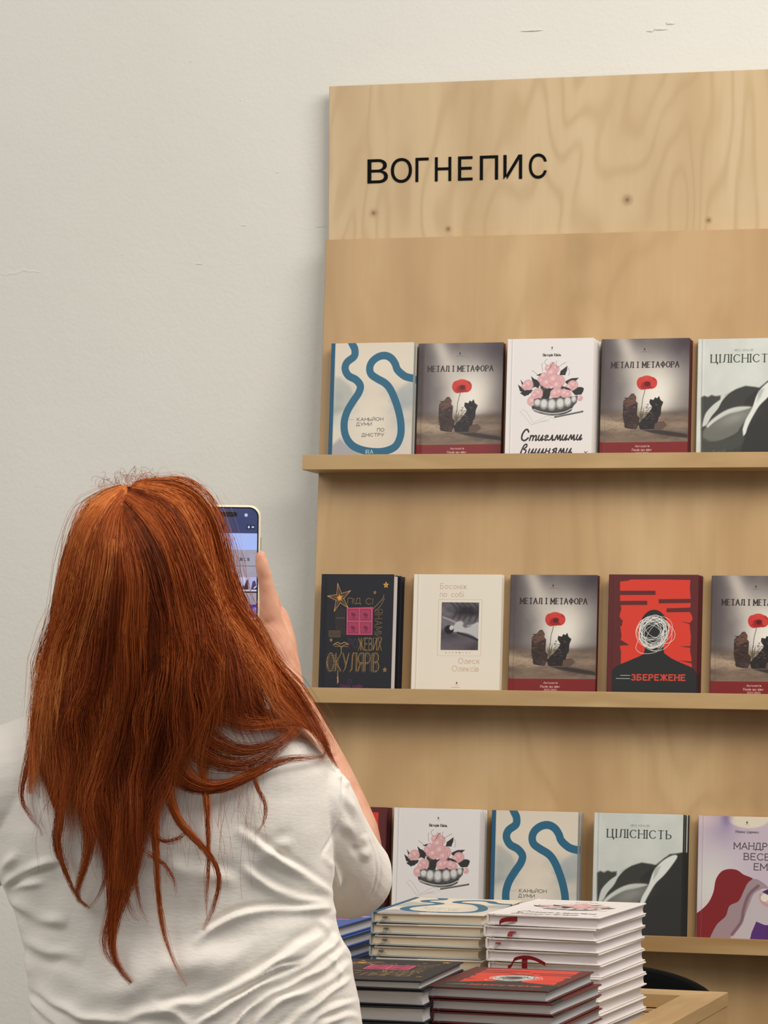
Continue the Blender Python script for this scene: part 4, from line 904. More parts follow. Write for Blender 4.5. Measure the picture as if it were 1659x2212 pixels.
# right hand round the phone: thenar, thumb on the near edge, palm, four fingers behind the case
body += [tube_pts([WRR, pz(606, 1450, 3.985), pz(596, 1400, 3.985), pz(588, 1352, 3.985)], [.0235, .0225, .0205, .0150], 18),
         tube_pts([pz(590, 1368, 3.984), pz(583, 1318, 3.98), pz(576, 1268, 3.976), pz(567, 1225, 3.972), pz(563, 1199, 3.972)], [.0150, .0128, .0098, .0088, .0066], 16, .9),
         tube_pts([WRR, pz(606, 1445, 4.005), pz(600, 1385, 4.03), pz(594, 1335, 4.045)], [.0235, .024, .022, .017], 18, 1.2)]
for v0, L_, rr in ((1285, 96, .0082), (1323, 104, .0086), (1361, 98, .0082), (1398, 84, .0074)):
    body.append(tube_pts([pz(590, v0+18, 4.035), pz(583, v0, 4.052), pz(556, v0-6, 4.062), pz(598-L_, v0-4, 4.047)], [rr*1.15, rr*1.1, rr, rr*.85], 12))
# left hand, raised beside the face, fingers towards the phone
body += [tube_pts([WRL, pz(200, 1500, 3.97), pz(232, 1452, 3.97)], [.0235, .026, .026], 18, .7)]
for k, (du, dv, L_) in enumerate(((-6, -26, .070), (14, -22, .078), (32, -14, .074), (46, 0, .060))):
    a0 = pz(232+du*.6, 1446+dv*.3, 3.97); d_ = at(232+du*.6+70+k*6, 1446+dv-55+k*12, 4.0)-a0; d_ /= np.linalg.norm(d_)
    body.append(tube_pts([a0, a0+d_*L_*.45, a0+d_*L_*.8-FL*.004, a0+d_*L_-FL*.012], [.0095, .0088, .0080, .0066], 12))
body.append(tube_pts([pz(205, 1490, 3.96), pz(245, 1490, 3.95), pz(280, 1470, 3.955)], [.014, .0105, .008], 12))
# legs under the trousers
for s_ in (-1, 1):
    hip = pz(400, 2360)+RL*s_*.075; foot = np.array([hip[0], hip[1], .06])+RL*s_*.03
    body.append(tube_pts([hip, hip*.5+foot*.5+np.array([0, 0, .02]), foot], [.085, .055, .036], 18))
ob = remeshed('body', body, .0034, M_SKIN, None, 5)
child(ob)
# crease lines on thumb and wrist
me = ob.data; co = get_co(me); no = get_no(me); uu, vv, dd = to_uvd(co)
def crease(pts, sig, amp, cond=None, C=None, N_=None):
    global co
    d = np.full(len(co), 1e9)
    for (x0, y0), (x1, y1) in zip(pts[:-1], pts[1:]):
        dx, dy = x1-x0, y1-y0; L = dx*dx+dy*dy+1e-9; t = np.clip(((uu-x0)*dx+(vv-y0)*dy)/L, 0, 1); d = np.minimum(d, np.hypot(uu-x0-t*dx, vv-y0-t*dy))
    w = np.exp(-(d/sig)**2)*amp/1000
    if cond is not None: w = w*cond
    co = co+no*w[:, None]
near = ((dd < 4.02) & (uu > 530)).astype(float)
crease([(557, 1352), (575, 1346), (592, 1342)], 4, -1.6, near); crease([(570, 1252), (586, 1250)], 3, -.7, near); crease([(560, 1372), (590, 1362)], 6, .8, near)
set_co(me, co)
for s_ in (-1, 1):
    v_, f_ = ell_pts(hp(s_*.031, .079, -.004), .012, .012, .012, 16, 12); e_ = child(link_mesh('eye', v_, f_, M_EYE, None, True))
    v_, f_ = ell_pts(hp(s_*.031, .0885, -.004), .0058, .003, .0058, 14, 8); i_ = link_mesh('iris', v_, f_, M_IRIS, None, True); i_.parent = e_
v_, f_ = ell_pts(hp(0, .0985, -.067), .021, .004, .006, 16, 8); child(link_mesh('lips', v_, f_, M_LIP, None, True))
# nail of the thumb (turned away to the right edge)
# ------------------------------------------------------------------ t-shirt
def sections(rows, n=64, p=2.5):
    V = []; Fc = []
    for (v, uL, uR, th, tf) in rows:
        uc, hw = (uL+uR)/2, (uR-uL)/2
        for k in range(n):
            a = 2*math.pi*k/n; c_, s_ = math.cos(a), math.sin(a)
            x = abs(c_)**(2/p)*(1 if c_ > 0 else -1); y = abs(s_)**(2/p)*(1 if s_ > 0 else -1)
            V.append(at(uc+hw*x, v, DP+(tf if y > 0 else th)*y))
    m = len(rows)
    for i in range(m-1):
        for k in range(n): Fc.append((i*n+k, i*n+(k+1) % n, (i+1)*n+(k+1) % n, (i+1)*n+k))
    Fc.append(tuple(range(n))); Fc.append(tuple((m-1)*n+k for k in range(n-1, -1, -1)))
    return V, Fc
rows = [(1528, 255, 415, .050, .05), (1548, 180, 500, .066, .06), (1568, 100, 580, .076, .07), (1588, 52, 640, .084, .08), (1605, 20, 680, .089, .085), (1630, -5, 702, .094, .095), (1670, -25, 716, .100, .105),
        (1740, -30, 722, .106, .112), (1800, -28, 722, .109, .118), (1860, -12, 720, .110, .12), (1920, 8, 718, .109, .12), (1970, 28, 722, .108, .118), (2020, 46, 735, .110, .118), (2060, 54, 756, .114, .12),
        (2110, 60, 764, .118, .122), (2160, 64, 776, .122, .124), (2215, 66, 784, .124, .126), (2300, 60, 792, .126, .128), (2420, 50, 800, .130, .13)]
sh = [sections(rows)]
sh += [tube_pts([pz(560, 1700, 3.66), pz(640, 1738, 3.672), pz(692, 1806, 3.74), pz(736, 1870, 3.81), pz(755, 1893, 3.84)], [.075, .0615, .0535, .0505, .0500], 28, 1.0)]
sh += [tube_pts([pz(110, 1690, 3.66), pz(20, 1712, 3.672), pz(-50, 1790, 3.74), pz(-100, 1850, 3.80)], [.078, .070, .0645, .060], 28, 1.0)]
so = remeshed('t_shirt', sh, .0023, M_SHIRT, None, 5)
child(so)
me = so.data; co = get_co(me); no = get_no(me); uu, vv, dd = to_uvd(co)
facing = np.clip(-(no @ FWD)*1.6+.35, 0, 1)
WF = np.clip((vv-1960)/60, .15, 1); WU = uu+WF*(5*np.sin(vv*.035+uu*.011)+2*np.sin(vv*.09-uu*.05+1)); WV = vv+WF*(6*np.sin(uu*.027+vv*.013+2)+2*np.sin(uu*.08+vv*.05))
def seg_d(pts):
    uu, vv = WU, WV
    d = np.full(len(uu), 1e9); side = np.zeros(len(uu)); tt = np.zeros(len(uu)); acc = 0
    lens = [math.hypot(b[0]-a[0], b[1]-a[1]) for a, b in zip(pts[:-1], pts[1:])]; tot = sum(lens)
    for ((x0, y0), (x1, y1)), L0 in zip(zip(pts[:-1], pts[1:]), lens):
        dx, dy = x1-x0, y1-y0; t = np.clip(((uu-x0)*dx+(vv-y0)*dy)/(L0*L0), 0, 1); ex, ey = uu-x0-t*dx, vv-y0-t*dy; q = np.hypot(ex, ey)
        m = q < d; d[m] = q[m]; side[m] = np.sign(dx*ey-dy*ex)[m]; tt[m] = ((acc+t*L0)/tot)[m]; acc += L0
    return d, side, tt
DISP = np.zeros(len(uu))
def fold(pts, sig, amp, sharp=1.0, taper=.25):
    """ridge along a line; 'sharp' makes the lower side fall away faster, as hanging cloth does"""
    global DISP
    pts = smooth(pts, 6); d, side, tt = seg_d(pts)
    s_ = np.where(side > 0, sig*sharp, sig*1.0); w = np.exp(-(d/s_)**2)
    if sharp != 1.0: w -= .45*np.exp(-((d-s_*1.9)/(s_*1.1))**2)*(side > 0)
    tp = np.clip(np.minimum(tt, 1-tt)/taper, 0, 1)**.7
    DISP += w*amp*tp*(.85+.35*np.sin(tt*9+pts[0][1]))
torso = (uu < 735) | (vv > 1950)
# radiating folds from the right armpit across the back
fold([(724, 1938), (690, 1915), (640, 1880), (590, 1848), (540, 1812), (505, 1790)], 13, 6.5, .6, .18)
fold([(722, 1955), (660, 1948), (600, 1925), (560, 1900), (520, 1868)], 12, 4.2, .7, .2)
fold([(716, 1962), (640, 1966), (560, 1966), (500, 1982), (455, 2010), (420, 2045)], 11, 6.0, .55, .15)
fold([(520, 1910), (470, 1895), (400, 1880), (360, 1860)], 18, 3.0, .8, .3)
fold([(735, 1915), (722, 1890), (712, 1860)], 8, 3.5); fold([(742, 1930), (728, 1955), (716, 1985)], 8, 4.5)
fold([(640, 1815), (600, 1830), (560, 1860)], 14, 2.4, .8)
# broad sag and the sweep of pleats to the right hip
fold([(722, 1990), (690, 2020), (620, 2070), (560, 2100), (500, 2130), (420, 2160), (330, 2185)], 14, 6.5, .55, .12)
fold([(735, 2012), (700, 2050), (640, 2095), (580, 2125), (520, 2150), (470, 2180), (420, 2212)], 9, 5.5, .6, .12)
fold([(742, 2035), (700, 2078), (640, 2122), (590, 2150), (540, 2185), (500, 2230)], 8, 5.0, .6, .12)
fold([(690, 2058), (640, 2082), (560, 2112), (520, 2132)], 5, 3.2, .7)
fold([(755, 2070), (720, 2100), (660, 2140), (600, 2170), (560, 2212), (540, 2240)], 9, 5.0, .65, .12)
fold([(765, 2110), (735, 2125), (690, 2158), (640, 2195), (600, 2240)], 8, 4.4, .65, .15)
fold([(780, 2165), (740, 2168), (700, 2185), (660, 2220)], 9, 5.0, .6, .2)
fold([(778, 2208), (745, 2196), (705, 2205), (680, 2235)], 10, 5.0, .7)
fold([(715, 2015), (738, 2040), (756, 2070), (752, 2100)], 8, 4.0); fold([(700, 2062), (722, 2078), (728, 2110)], 6, 3.0)
fold([(690, 1985), (708, 2010), (718, 2040)], 8, 3.5)
fold([(690, 2000), (600, 2020), (520, 2060), (440, 2090), (340, 2110)], 30, 4.0, .8, .25)
# left side of the back
fold([(8, 1918), (40, 1890), (90, 1868), (130, 1860)], 10, 5.5, .6, .2); fold([(12, 1935), (50, 1962), (100, 1985), (150, 1992)], 14, 4.0, .7, .2)
fold([(10, 1925), (40, 1915), (100, 1905)], 7, 3.4); fold([(0, 1900), (15, 1870), (45, 1840)], 10, 4.0)
fold([(36, 1995), (70, 2035), (110, 2060), (180, 2075)], 16, 4.0, .7, .2); fold([(52, 2050), (60, 2105), (80, 2140), (130, 2175), (190, 2196), (270, 2205)], 12, 5.5, .6, .15)
fold([(62, 2110), (70, 2160), (110, 2205), (150, 2240)], 9, 4.4, .7); fold([(110, 2100), (180, 2125), (260, 2140), (360, 2120)], 26, 3.0, .8, .3)
fold([(180, 2070), (280, 2100), (380, 2090), (470, 2050), (560, 2010)], 34, 3.0, .9, .3)
fold([(250, 2215), (330, 2190), (390, 2200), (440, 2230)], 12, 4.5, .7)
# upper back, soft
fold([(520, 1700), (600, 1690), (700, 1670)], 24, 1.6, 1, .3); fold([(150, 1990), (220, 1930), (260, 1870)], 26, 2.2, 1, .3)
# sleeve: armhole seam, bumps and the double-stitched hem
fold([(738, 1640), (740, 1700), (735, 1760), (722, 1805), (695, 1848)], 3.0, -2.6, 1, .08); fold([(726, 1650), (728, 1700), (723, 1758), (708, 1805)], 7, 1.6, 1, .2)
fold([(728, 1672), (744, 1684), (754, 1700)], 6, 3.4); fold([(735, 1712), (760, 1742), (776, 1775)], 10, 2.6, .7); fold([(735, 1770), (765, 1800), (785, 1832)], 14, 2.4, .8)
fold([(785, 1805), (792, 1830), (780, 1860)], 12, 4.0, .8); fold([(700, 1850), (720, 1875), (728, 1905), (722, 1935)], 8, 4.5); fold([(760, 1890), (745, 1930), (730, 1955)], 14, -2.5)
for off, am in ((0, -1.0), (-10, -.8)):
    fold([(806+off, 1812), (818+off, 1850), (821+off, 1890), (814+off, 1930), (795+off*1.1, 1955), (770, 1968+off)], 2.6, am*1.7, 1, .05)
lowf = (np.sin(uu*.021+vv*.013)*np.sin(vv*.019-uu*.006)*1.6+np.sin(uu*.052+1.3)*np.sin(vv*.047+.4+uu*.02)*.7)*np.clip((vv-1600)/200, 0, 1)
co = co+no*((DISP+lowf)*facing/1000)[:, None]
set_co(me, co)
tr = []
for s_ in (-1, 1):
    hip = pz(405, 2400)+RL*s_*.072; foot = np.array([hip[0], hip[1], .10])+RL*s_*.03
    tr.append(tube_pts([hip+ZL*.10, hip, hip*.5+foot*.5, foot], [.085, .100, .080, .065], 24))
tr.append(tube_pts([pz(405, 2330), pz(405, 2430)], [.13, .13], 28, .72))
child(remeshed('trousers', tr, .006, M_TROU, None, 5))
for s_ in (-1, 1):
    hip = pz(405, 2400)+RL*s_*.105; f0 = np.array([hip[0], hip[1], .045])-FL*.045
    child(remeshed('shoe', [tube_pts([f0-FL*.05, f0+FL*.06, f0+FL*.17-ZL*.008], [.043, .042, .033], 20)], .004, M_SHOE, None, 4))
    o_ = bpy.context.scene.objects[-1]

# ------------------------------------------------------------------ phone held in the right hand
def art_screen():
    A = Art(78, 162, (54, 62, 104)); A.cloud((70, 74, 110), .5, 20, 3)
    A.poly([(-1, 30), (79, 30), (79, 50), (-1, 50)], (168, 188, 246)); A.poly([(-1, 50), (79, 50), (79, 140), (-1, 140)], (158, 154, 172))
    A.cloud((176, 170, 184), .5, 12, 5, ((A.Y > 50) & (A.Y < 140)).astype(np.float32)); A.poly([(-1, 69.2), (79, 69), (79, 70), (-1, 70.2)], (120, 112, 122))
    text(A, 'BLS', 57.5, 60, 3, .8, (50, 48, 60), 11, .5, .6)
    for y0, b in ((83, 15), (116, 16)):
        A.poly([(-1, y0+b), (79, y0+b), (79, y0+b+2), (-1, y0+b+2)], (206, 202, 220)); A.poly([(-1, y0+b+2), (79, y0+b+2), (79, y0+b+4), (-1, y0+b+4)], (60, 52, 56))
    for k, c in enumerate(((90, 80, 90), (200, 210, 250), (60, 50, 60), (170, 150, 160), (196, 206, 248), (178, 178, 226))):
        x0 = 4+k*13; A.poly([(x0, 83), (x0+11.5, 83), (x0+11.5, 98), (x0, 98)], c)
        if k in (1, 4): A.poly([(x0, 98), (x0+4, 92), (x0+7, 94), (x0+9, 87), (x0+11.5, 86), (x0+11.5, 98)], (44, 42, 56)); A.stroke([(x0+2, 97), (x0+5, 92)], .9, (190, 196, 230))
        if k == 5: A.poly([(x0+2, 98), (x0+4, 88), (x0+7, 87), (x0+10, 98)], (70, 60, 96)); A.stroke([(x0+6, 96), (x0+11, 92)], 1.4, (210, 210, 240))
        if k == 3: A.ell(x0+6, 92, 4, 4, (214, 150, 120))
    for k, c in enumerate(((230, 226, 240), (60, 60, 100), (150, 120, 150), (200, 60, 60), (120, 112, 150), (46, 44, 150))):
        x0 = 4+k*13; A.poly([(x0, 116), (x0+11.5, 116), (x0+11.5, 132), (x0, 132)], c)
        if k == 4: A.glow(x0+6, 123, 4, 4, (230, 226, 250), .9); A.ell(x0+6, 122, 1.6, 1.4, (60, 40, 120)); A.poly([(x0+3, 130), (x0+4, 125), (x0+6, 128), (x0+8, 125), (x0+9, 130)], (60, 30, 60))
        if k == 5: A.ell(x0+7, 124, 3.6, 5, (120, 124, 230)); A.stroke([(x0+5, 122), (x0+8, 127), (x0+6, 129)], .7, (220, 220, 250))
    A.poly([(-1, 140), (79, 140), (79, 163), (-1, 163)], (70, 58, 50)); A.cloud((40, 34, 32), .8, 5, 8, (A.Y > 138).astype(np.float32))
    bx = (10, 10, 14)
    A.poly([(28, 4.6), (50, 4.6), (50, 10.2), (28, 10.2)], bx, 1, .4); A.ell(28, 7.4, 2.8, 2.8, bx); A.ell(50, 7.4, 2.8, 2.8, bx); A.ell(45, 7.4, .8, .8, (70, 80, 50))
    A.ell(64, 8, 2.1, 2.1, (190, 204, 236), 1, 0, 1); A.poly([(65, 20), (75, 20), (75, 25), (65, 25)], (24, 34, 60), 1, 1); A.ell(67.5, 22.5, 1.2, 1.5, (210, 220, 240)); A.ell(72.5, 22.4, 1.7, 1.2, (190, 200, 226))
    return A
M_SCREEN = bpy.data.materials.new('phone_screen'); M_SCREEN.use_nodes = True; t_ = NT(M_SCREEN)
nd = t_.n('ShaderNodeTexImage'); nd.image = art_screen().image('phone_screen'); nd.extension = 'EXTEND'; uvn = t_.n('ShaderNodeTexCoord'); t_.l(uvn.outputs['UV'], nd.inputs[0])
t_.b.inputs['Base Color'].default_value = (.01, .01, .012, 1); t_.b.inputs['Roughness'].default_value = .15
t_.l(nd.outputs[0], t_.b.inputs['Emission Color']); t_.b.inputs['Emission Strength'].default_value = 1.0
M_CASE = mat_base('cream_silicone', srgb(226, 214, 186), .5); M_GLASS = mat_base('black_glass', srgb(8, 8, 12), .1, .5); M_GOLD = mat_base('polished_metal', srgb(190, 180, 150), .25); M_GOLD.node_tree.nodes['Principled BSDF'].inputs['Metallic'].default_value = 1
ph = thing('phone', 'phone in cream case with lit camera view, held up in the right hand', 'phone')
def rrect(w, h, r, n=8):
    P = []
    for cx, cz, a0 in ((w/2-r, h/2-r, 0), (-w/2+r, h/2-r, 90), (-w/2+r, -h/2+r, 180), (w/2-r, -h/2+r, 270)):
        for k in range(n+1): a = math.radians(a0+90*k/n); P.append((cx+r*math.cos(a), cz+r*math.sin(a)))
    return P
def plate(name, w, h, r, y0, y1, mat, parent, bev=.0, uv=None):
    b = bmesh.new(); rings = []
    for yy, s_ in ([(y0, bev), (y0+bev*.6, 0), (y1-bev*.6, 0), (y1, bev)] if bev else [(y0, 0), (y1, 0)]):
        rings.append([b.verts.new((x, yy, z)) for x, z in rrect(w-2*s_, h-2*s_, max(r-s_, .001))])
    n = len(rings[0])
    for a_, c_ in zip(rings[:-1], rings[1:]):
        for i in range(n): b.faces.new((a_[i], a_[(i+1) % n], c_[(i+1) % n], c_[i]))
    b.faces.new(rings[0][::-1]); b.faces.new(rings[-1]); bmesh.ops.recalc_face_normals(b, faces=b.faces[:])
    if uv:
        l_ = b.loops.layers.uv.new('UVMap')
        for f in b.faces:
            for l in f.loops: l[l_].uv = (l.vert.co.x/uv[0]+.5, l.vert.co.z/uv[1]+.5)
    return link_bm(name, b, mat, parent)
plate('case', .0825, .1670, .0135, -.0042, .0085, M_CASE, ph, .0022)
plate('bezel', .0775, .1620, .0115, -.0046, -.0038, M_GLASS, ph)
plate('screen', .0745, .1590, .0100, -.0048, -.0045, M_SCREEN, ph, 0, (.0745, .1590))
o = link_bm('side_button', box_bm(.0405, .0421, -.001, .003, .030, .046, .0005, 1), M_GOLD, ph)
o = plate('camera_module', .034, .036, .009, .0085, .0115, M_CASE, ph, .001); o.location = (-.018, 0, .057)
for dx, dz in ((-.026, .064), (-.026, .049), (-.010, .057)):
    q = plate('camera_lens', .0125, .0125, .0062, .0112, .0135, M_GLASS, ph); q.location = (dx, 0, dz)
pc = at(486.5, 1243, 4.005)
ph.matrix_world = Matrix.Translation(Vector(pc)) @ Matrix(((RL[0], FL[0], 0, 0), (RL[1], FL[1], 0, 0), (RL[2], FL[2], 1, 0), (0, 0, 0, 1))) @ Matrix.Rotation(math.radians(3), 4, 'Z') @ Matrix.Rotation(math.radians(0.4), 4, 'Y') @ Matrix.Rotation(math.radians(-2), 4, 'X')

# ------------------------------------------------------------------ hair: thousands of fine tapered strands over an inner volume
KV = [1040, 1060, 1090, 1130, 1180, 1250, 1320, 1400, 1470, 1540, 1600, 1660, 1720]
SL_ = [290, 222, 180, 150, 128, 108, 96, 84, 70, 56, 50, 46, 50]
SR_ = [320, 380, 420, 446, 462, 482, 506, 562, 620, 668, 700, 706, 700]
TH_ = [.012, .060, .090, .110, .126, .134, .133, .130, .128, .127, .126, .125, .124]
srow = np.array(rows, float)
def surf_depth(u, v):
    u = np.asarray(u, float); v = np.asarray(v, float)
    sl0 = np.interp(v, KV, SL_); sr0 = np.interp(v, KV, SR_); th = np.interp(v, KV, TH_)
    x = np.clip(np.abs((u-(sl0+sr0)/2)/((sr0-sl0)/2)), 0, 1)
    dh = DP-.004-(th-.004)*np.sqrt(np.clip(1-x**2.1, 0, 1))
    uL = np.interp(v, srow[:, 0], srow[:, 1]); uR = np.interp(v, srow[:, 0], srow[:, 2]); tt = np.interp(v, srow[:, 0], srow[:, 3])+.011
    x2 = np.clip(np.abs((u-(uL+uR)/2)/((uR-uL)/2+12)), 0, 1); dt = DP-tt*(1-x2**2.5)**(1/2.5)
    u2L = np.interp(v, [1500, 1590, 1640], [20, 20, -10]); u2R = np.interp(v, [1440, 1520, 1600], [560, 620, 700]); tt2 = np.interp(v, [1440, 1600], [.108, .100])+.011
    x3 = np.clip(np.abs((u-(u2L+u2R)/2)/((u2R-u2L)/2+12)), 0, 1); dt2 = DP-tt2*(1-x3**2.5)**(1/2.5)
    w = np.clip((v-1400)/330, 0, 1); w = w*w*(3-2*w)
    r_ = dh*(1-w)+np.minimum(dt2, dh+.02)*w
    return np.where(v > 1528, np.minimum(r_, dt), r_)
M_HAIR = bpy.data.materials.new('red_hair'); M_HAIR.use_nodes = True; t_ = NT(M_HAIR)
att = t_.n('ShaderNodeAttribute'); att.attribute_name = 'tint'
hc = t_.ramp(att.outputs['Fac'], [(0.0, srgb(84, 32, 14)), (0.35, srgb(132, 56, 24)), (0.65, srgb(176, 86, 36)), (1.0, srgb(214, 130, 68))])
t_.color(hc); t_.b.inputs['Roughness'].default_value = .58; t_.b.inputs['Specular IOR Level'].default_value = .24
t_.b.inputs['Specular Tint'].default_value = (1, .72, .5, 1)
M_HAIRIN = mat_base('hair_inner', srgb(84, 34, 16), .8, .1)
# inner volume
Vv = []; Ff = []; n = 40; lv = [1051, 1060, 1080, 1100, 1140, 1190, 1250, 1320, 1400, 1460, 1510, 1545]
for v in lv:
    l_, r_ = np.interp(v, KV, SL_), np.interp(v, KV, SR_); sh_ = 3 if v < 1070 else (12 if v < 1400 else 22)
    l_ += sh_+ (0 if v < 1400 else (v-1400)*.28); r_ -= sh_+(0 if v < 1400 else (v-1400)*.5); uc, hw = (l_+r_)/2, (r_-l_)/2; th = max(.02, np.interp(v, KV, TH_)-.011)-max(0, v-1440)*.00022
    fr = .030+.024*max(0, 1-abs(v-1200)/150) if v > 1200 else max(.012, .054*math.sqrt(max(0, 1-((1200-v)/152)**2)))
    for k in range(n):
        a = 2*math.pi*k/n; s_ = math.sin(a); Vv.append(at(uc+hw*math.cos(a), v, DP-.004+(fr if s_ > 0 else th)*s_))
for i in range(len(lv)-1):
    for k in range(n): Ff.append((i*n+k, i*n+(k+1) % n, (i+1)*n+(k+1) % n, (i+1)*n+k))
Ff.append(tuple(range(n))); Ff.append(tuple((len(lv)-1)*n+k for k in range(n-1, -1, -1)))
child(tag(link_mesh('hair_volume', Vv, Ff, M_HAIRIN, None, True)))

GUIDES = [
 [(272, 1047), (212, 1078), (165, 1140), (138, 1210), (117, 1300), (98, 1390), (82, 1470), (66, 1560), (58, 1650)],
 [(267, 1060), (222, 1102), (195, 1180), (172, 1280), (150, 1380), (125, 1480), (105, 1580), (98, 1680)],
 [(263, 1078), (240, 1130), (228, 1220), (213, 1330), (193, 1430), (168, 1530), (152, 1640), (150, 1740)],
 [(262, 1104), (256, 1160), (264, 1250), (258, 1370), (245, 1480), (226, 1580), (212, 1700), (212, 1790)],
 [(264, 1108), (284, 1170), (304, 1250), (310, 1370), (304, 1480), (290, 1590), (282, 1720), (272, 1860)],
 [(267, 1086), (308, 1138), (344, 1220), (368, 1330), (372, 1430), (352, 1530), (334, 1640), (318, 1760)],
 [(273, 1068), (338, 1112), (385, 1200), (420, 1300), (446, 1400), (448, 1480), (432, 1560), (404, 1640)],
 [(282, 1055), (364, 1086), (420, 1170), (450, 1260), (488, 1370), (528, 1450), (556, 1520), (590, 1575)],
 [(298, 1048), (392, 1068), (436, 1130), (457, 1200), (486, 1290), (552, 1395), (610, 1470), (664, 1560)],
 [(326, 1045), (408, 1066), (446, 1118), (464, 1190), (491, 1290), (556, 1382), (612, 1450), (666, 1530), (708, 1608)]]
NS = 19
def resample(P, n_):
    P = np.array(smooth(P, 6)); L = np.r_[0, np.cumsum(np.hypot(*np.diff(P, axis=0).T))]; t = np.linspace(0, L[-1], n_)
    return np.c_[np.interp(t, L, P[:, 0]), np.interp(t, L, P[:, 1])]
GR = np.array([resample(g_, NS) for g_ in GUIDES])          # k, NS, 2
U_, V_, D_, R_, T_c = [], [], [], [], []
def emit(u, v, off, rad, tint):
    U_.append(u); V_.append(v); D_.append(surf_depth(u, v)-off); R_.append(rad); T_c.append(tint)
tS = np.linspace(0, 1, NS)
rg = np.random.default_rng(21)
def field(s_):
    k = np.clip(s_*(len(GUIDES)-1), 0, len(GUIDES)-1.0001); i = int(k); f = k-i; return GR[i]*(1-f)+GR[i+1]*f
NCL = 900
def frizz(tt): return (rg.normal(0, .9)*np.sin(rg.uniform(0, 6.28)+tt*rg.uniform(20, 45))+rg.normal(0, .7)*np.sin(rg.uniform(0, 6.28)+tt*rg.uniform(40, 70))+rg.normal(0, .25, NS))*np.clip(tt*2, 0, 1)
def wave(sc, tt): return (11*np.sin(sc*15+tt*9.5)+7*np.sin(sc*33+tt*17+1)+4*np.sin(sc*61+tt*27)+2.5*np.sin(sc*90-tt*36))*np.clip(tt*1.6, .1, 1)
for c in range(NCL):
    sc = rg.random()*1.1-.05; sc = min(max(sc, rg.uniform(0, .03)), 1-rg.uniform(0, .03)); base = field(sc); layer = rg.random()**1.3
    start = 0 if rg.random() < .5 else rg.uniform(0, .5)
    end0 = rg.normal(.86, .13)-(.07 if .6 < sc < .9 else 0)
    amp, ph0, fr = rg.uniform(1, 6), rg.uniform(0, 6.28), rg.uniform(1.0, 3.0)
    ctint = np.clip(rg.normal(.42+.24*abs(sc-.5)*2+(.07 if sc < .25 else 0)+.10*math.sin(sc*23), .15), .05, 1)  # lighter sides, darker centre: own hair colour plus painted-in light and shade
    ns = rg.integers(22, 42); wid = rg.uniform(8, 26); coff = .0005+.011*layer; drift = rg.normal(0, 7)
    for q in range(ns):
        end = np.clip(end0+rg.normal(0, .06), .42, 1.1); tt = start+(end-start)*tS; x = np.interp(np.clip(tt, 0, 1), tS, base[:, 0]); y = np.interp(np.clip(tt, 0, 1), tS, base[:, 1])
        ex = np.clip(tt-1, 0, 1); dxy = base[-1]-base[-3]; x = x+ex*dxy[0]*8; y = y+ex*dxy[1]*8
        o1 = rg.normal(0, 1); o1 = -abs(o1)*.45 if sc < .06 else (abs(o1)*.45 if sc > .95 else o1); spread = wid*(1-.35*tt)*np.clip(tt*6+.3, 0, 1)
        grow = np.clip(tt*1.5, 0, 1)
        wob = (amp*np.sin(ph0+fr*6.28*tt)+wave(sc, tt)*.8+drift*tt)*grow*np.clip(min(sc, 1-sc)*12, .12, 1)+rg.normal(0, 1.6)*np.sin(rg.uniform(0, 6.28)+rg.uniform(2, 6)*6.28*tt)*tt
        dx_, dy_ = np.gradient(x), np.gradient(y); ln = np.hypot(dx_, dy_)+1e-6
        side = o1*spread+wob+frizz(tt); x = x-side*dy_/ln; y = y+side*dx_/ln*.8
        off = coff*np.clip(tt*5+.2, 0, 1)+.0035*(1-min(abs(o1), 2)/2)+.0030*np.sin(ph0+tt*9+sc*40)*grow+.0035*np.sin(sc*46+tt*6)*grow+rg.normal(0, .0006)
        emit(x, y, off, (.00015+.00012*rg.random())*np.clip((1.05-tS)*3, .2, 1), np.clip(ctint-.04+rg.normal(0, .05)+.12*np.sin(tt*7+sc*30)+.10*(1-tt)*(abs(sc-.5) > .3), 0, 1))
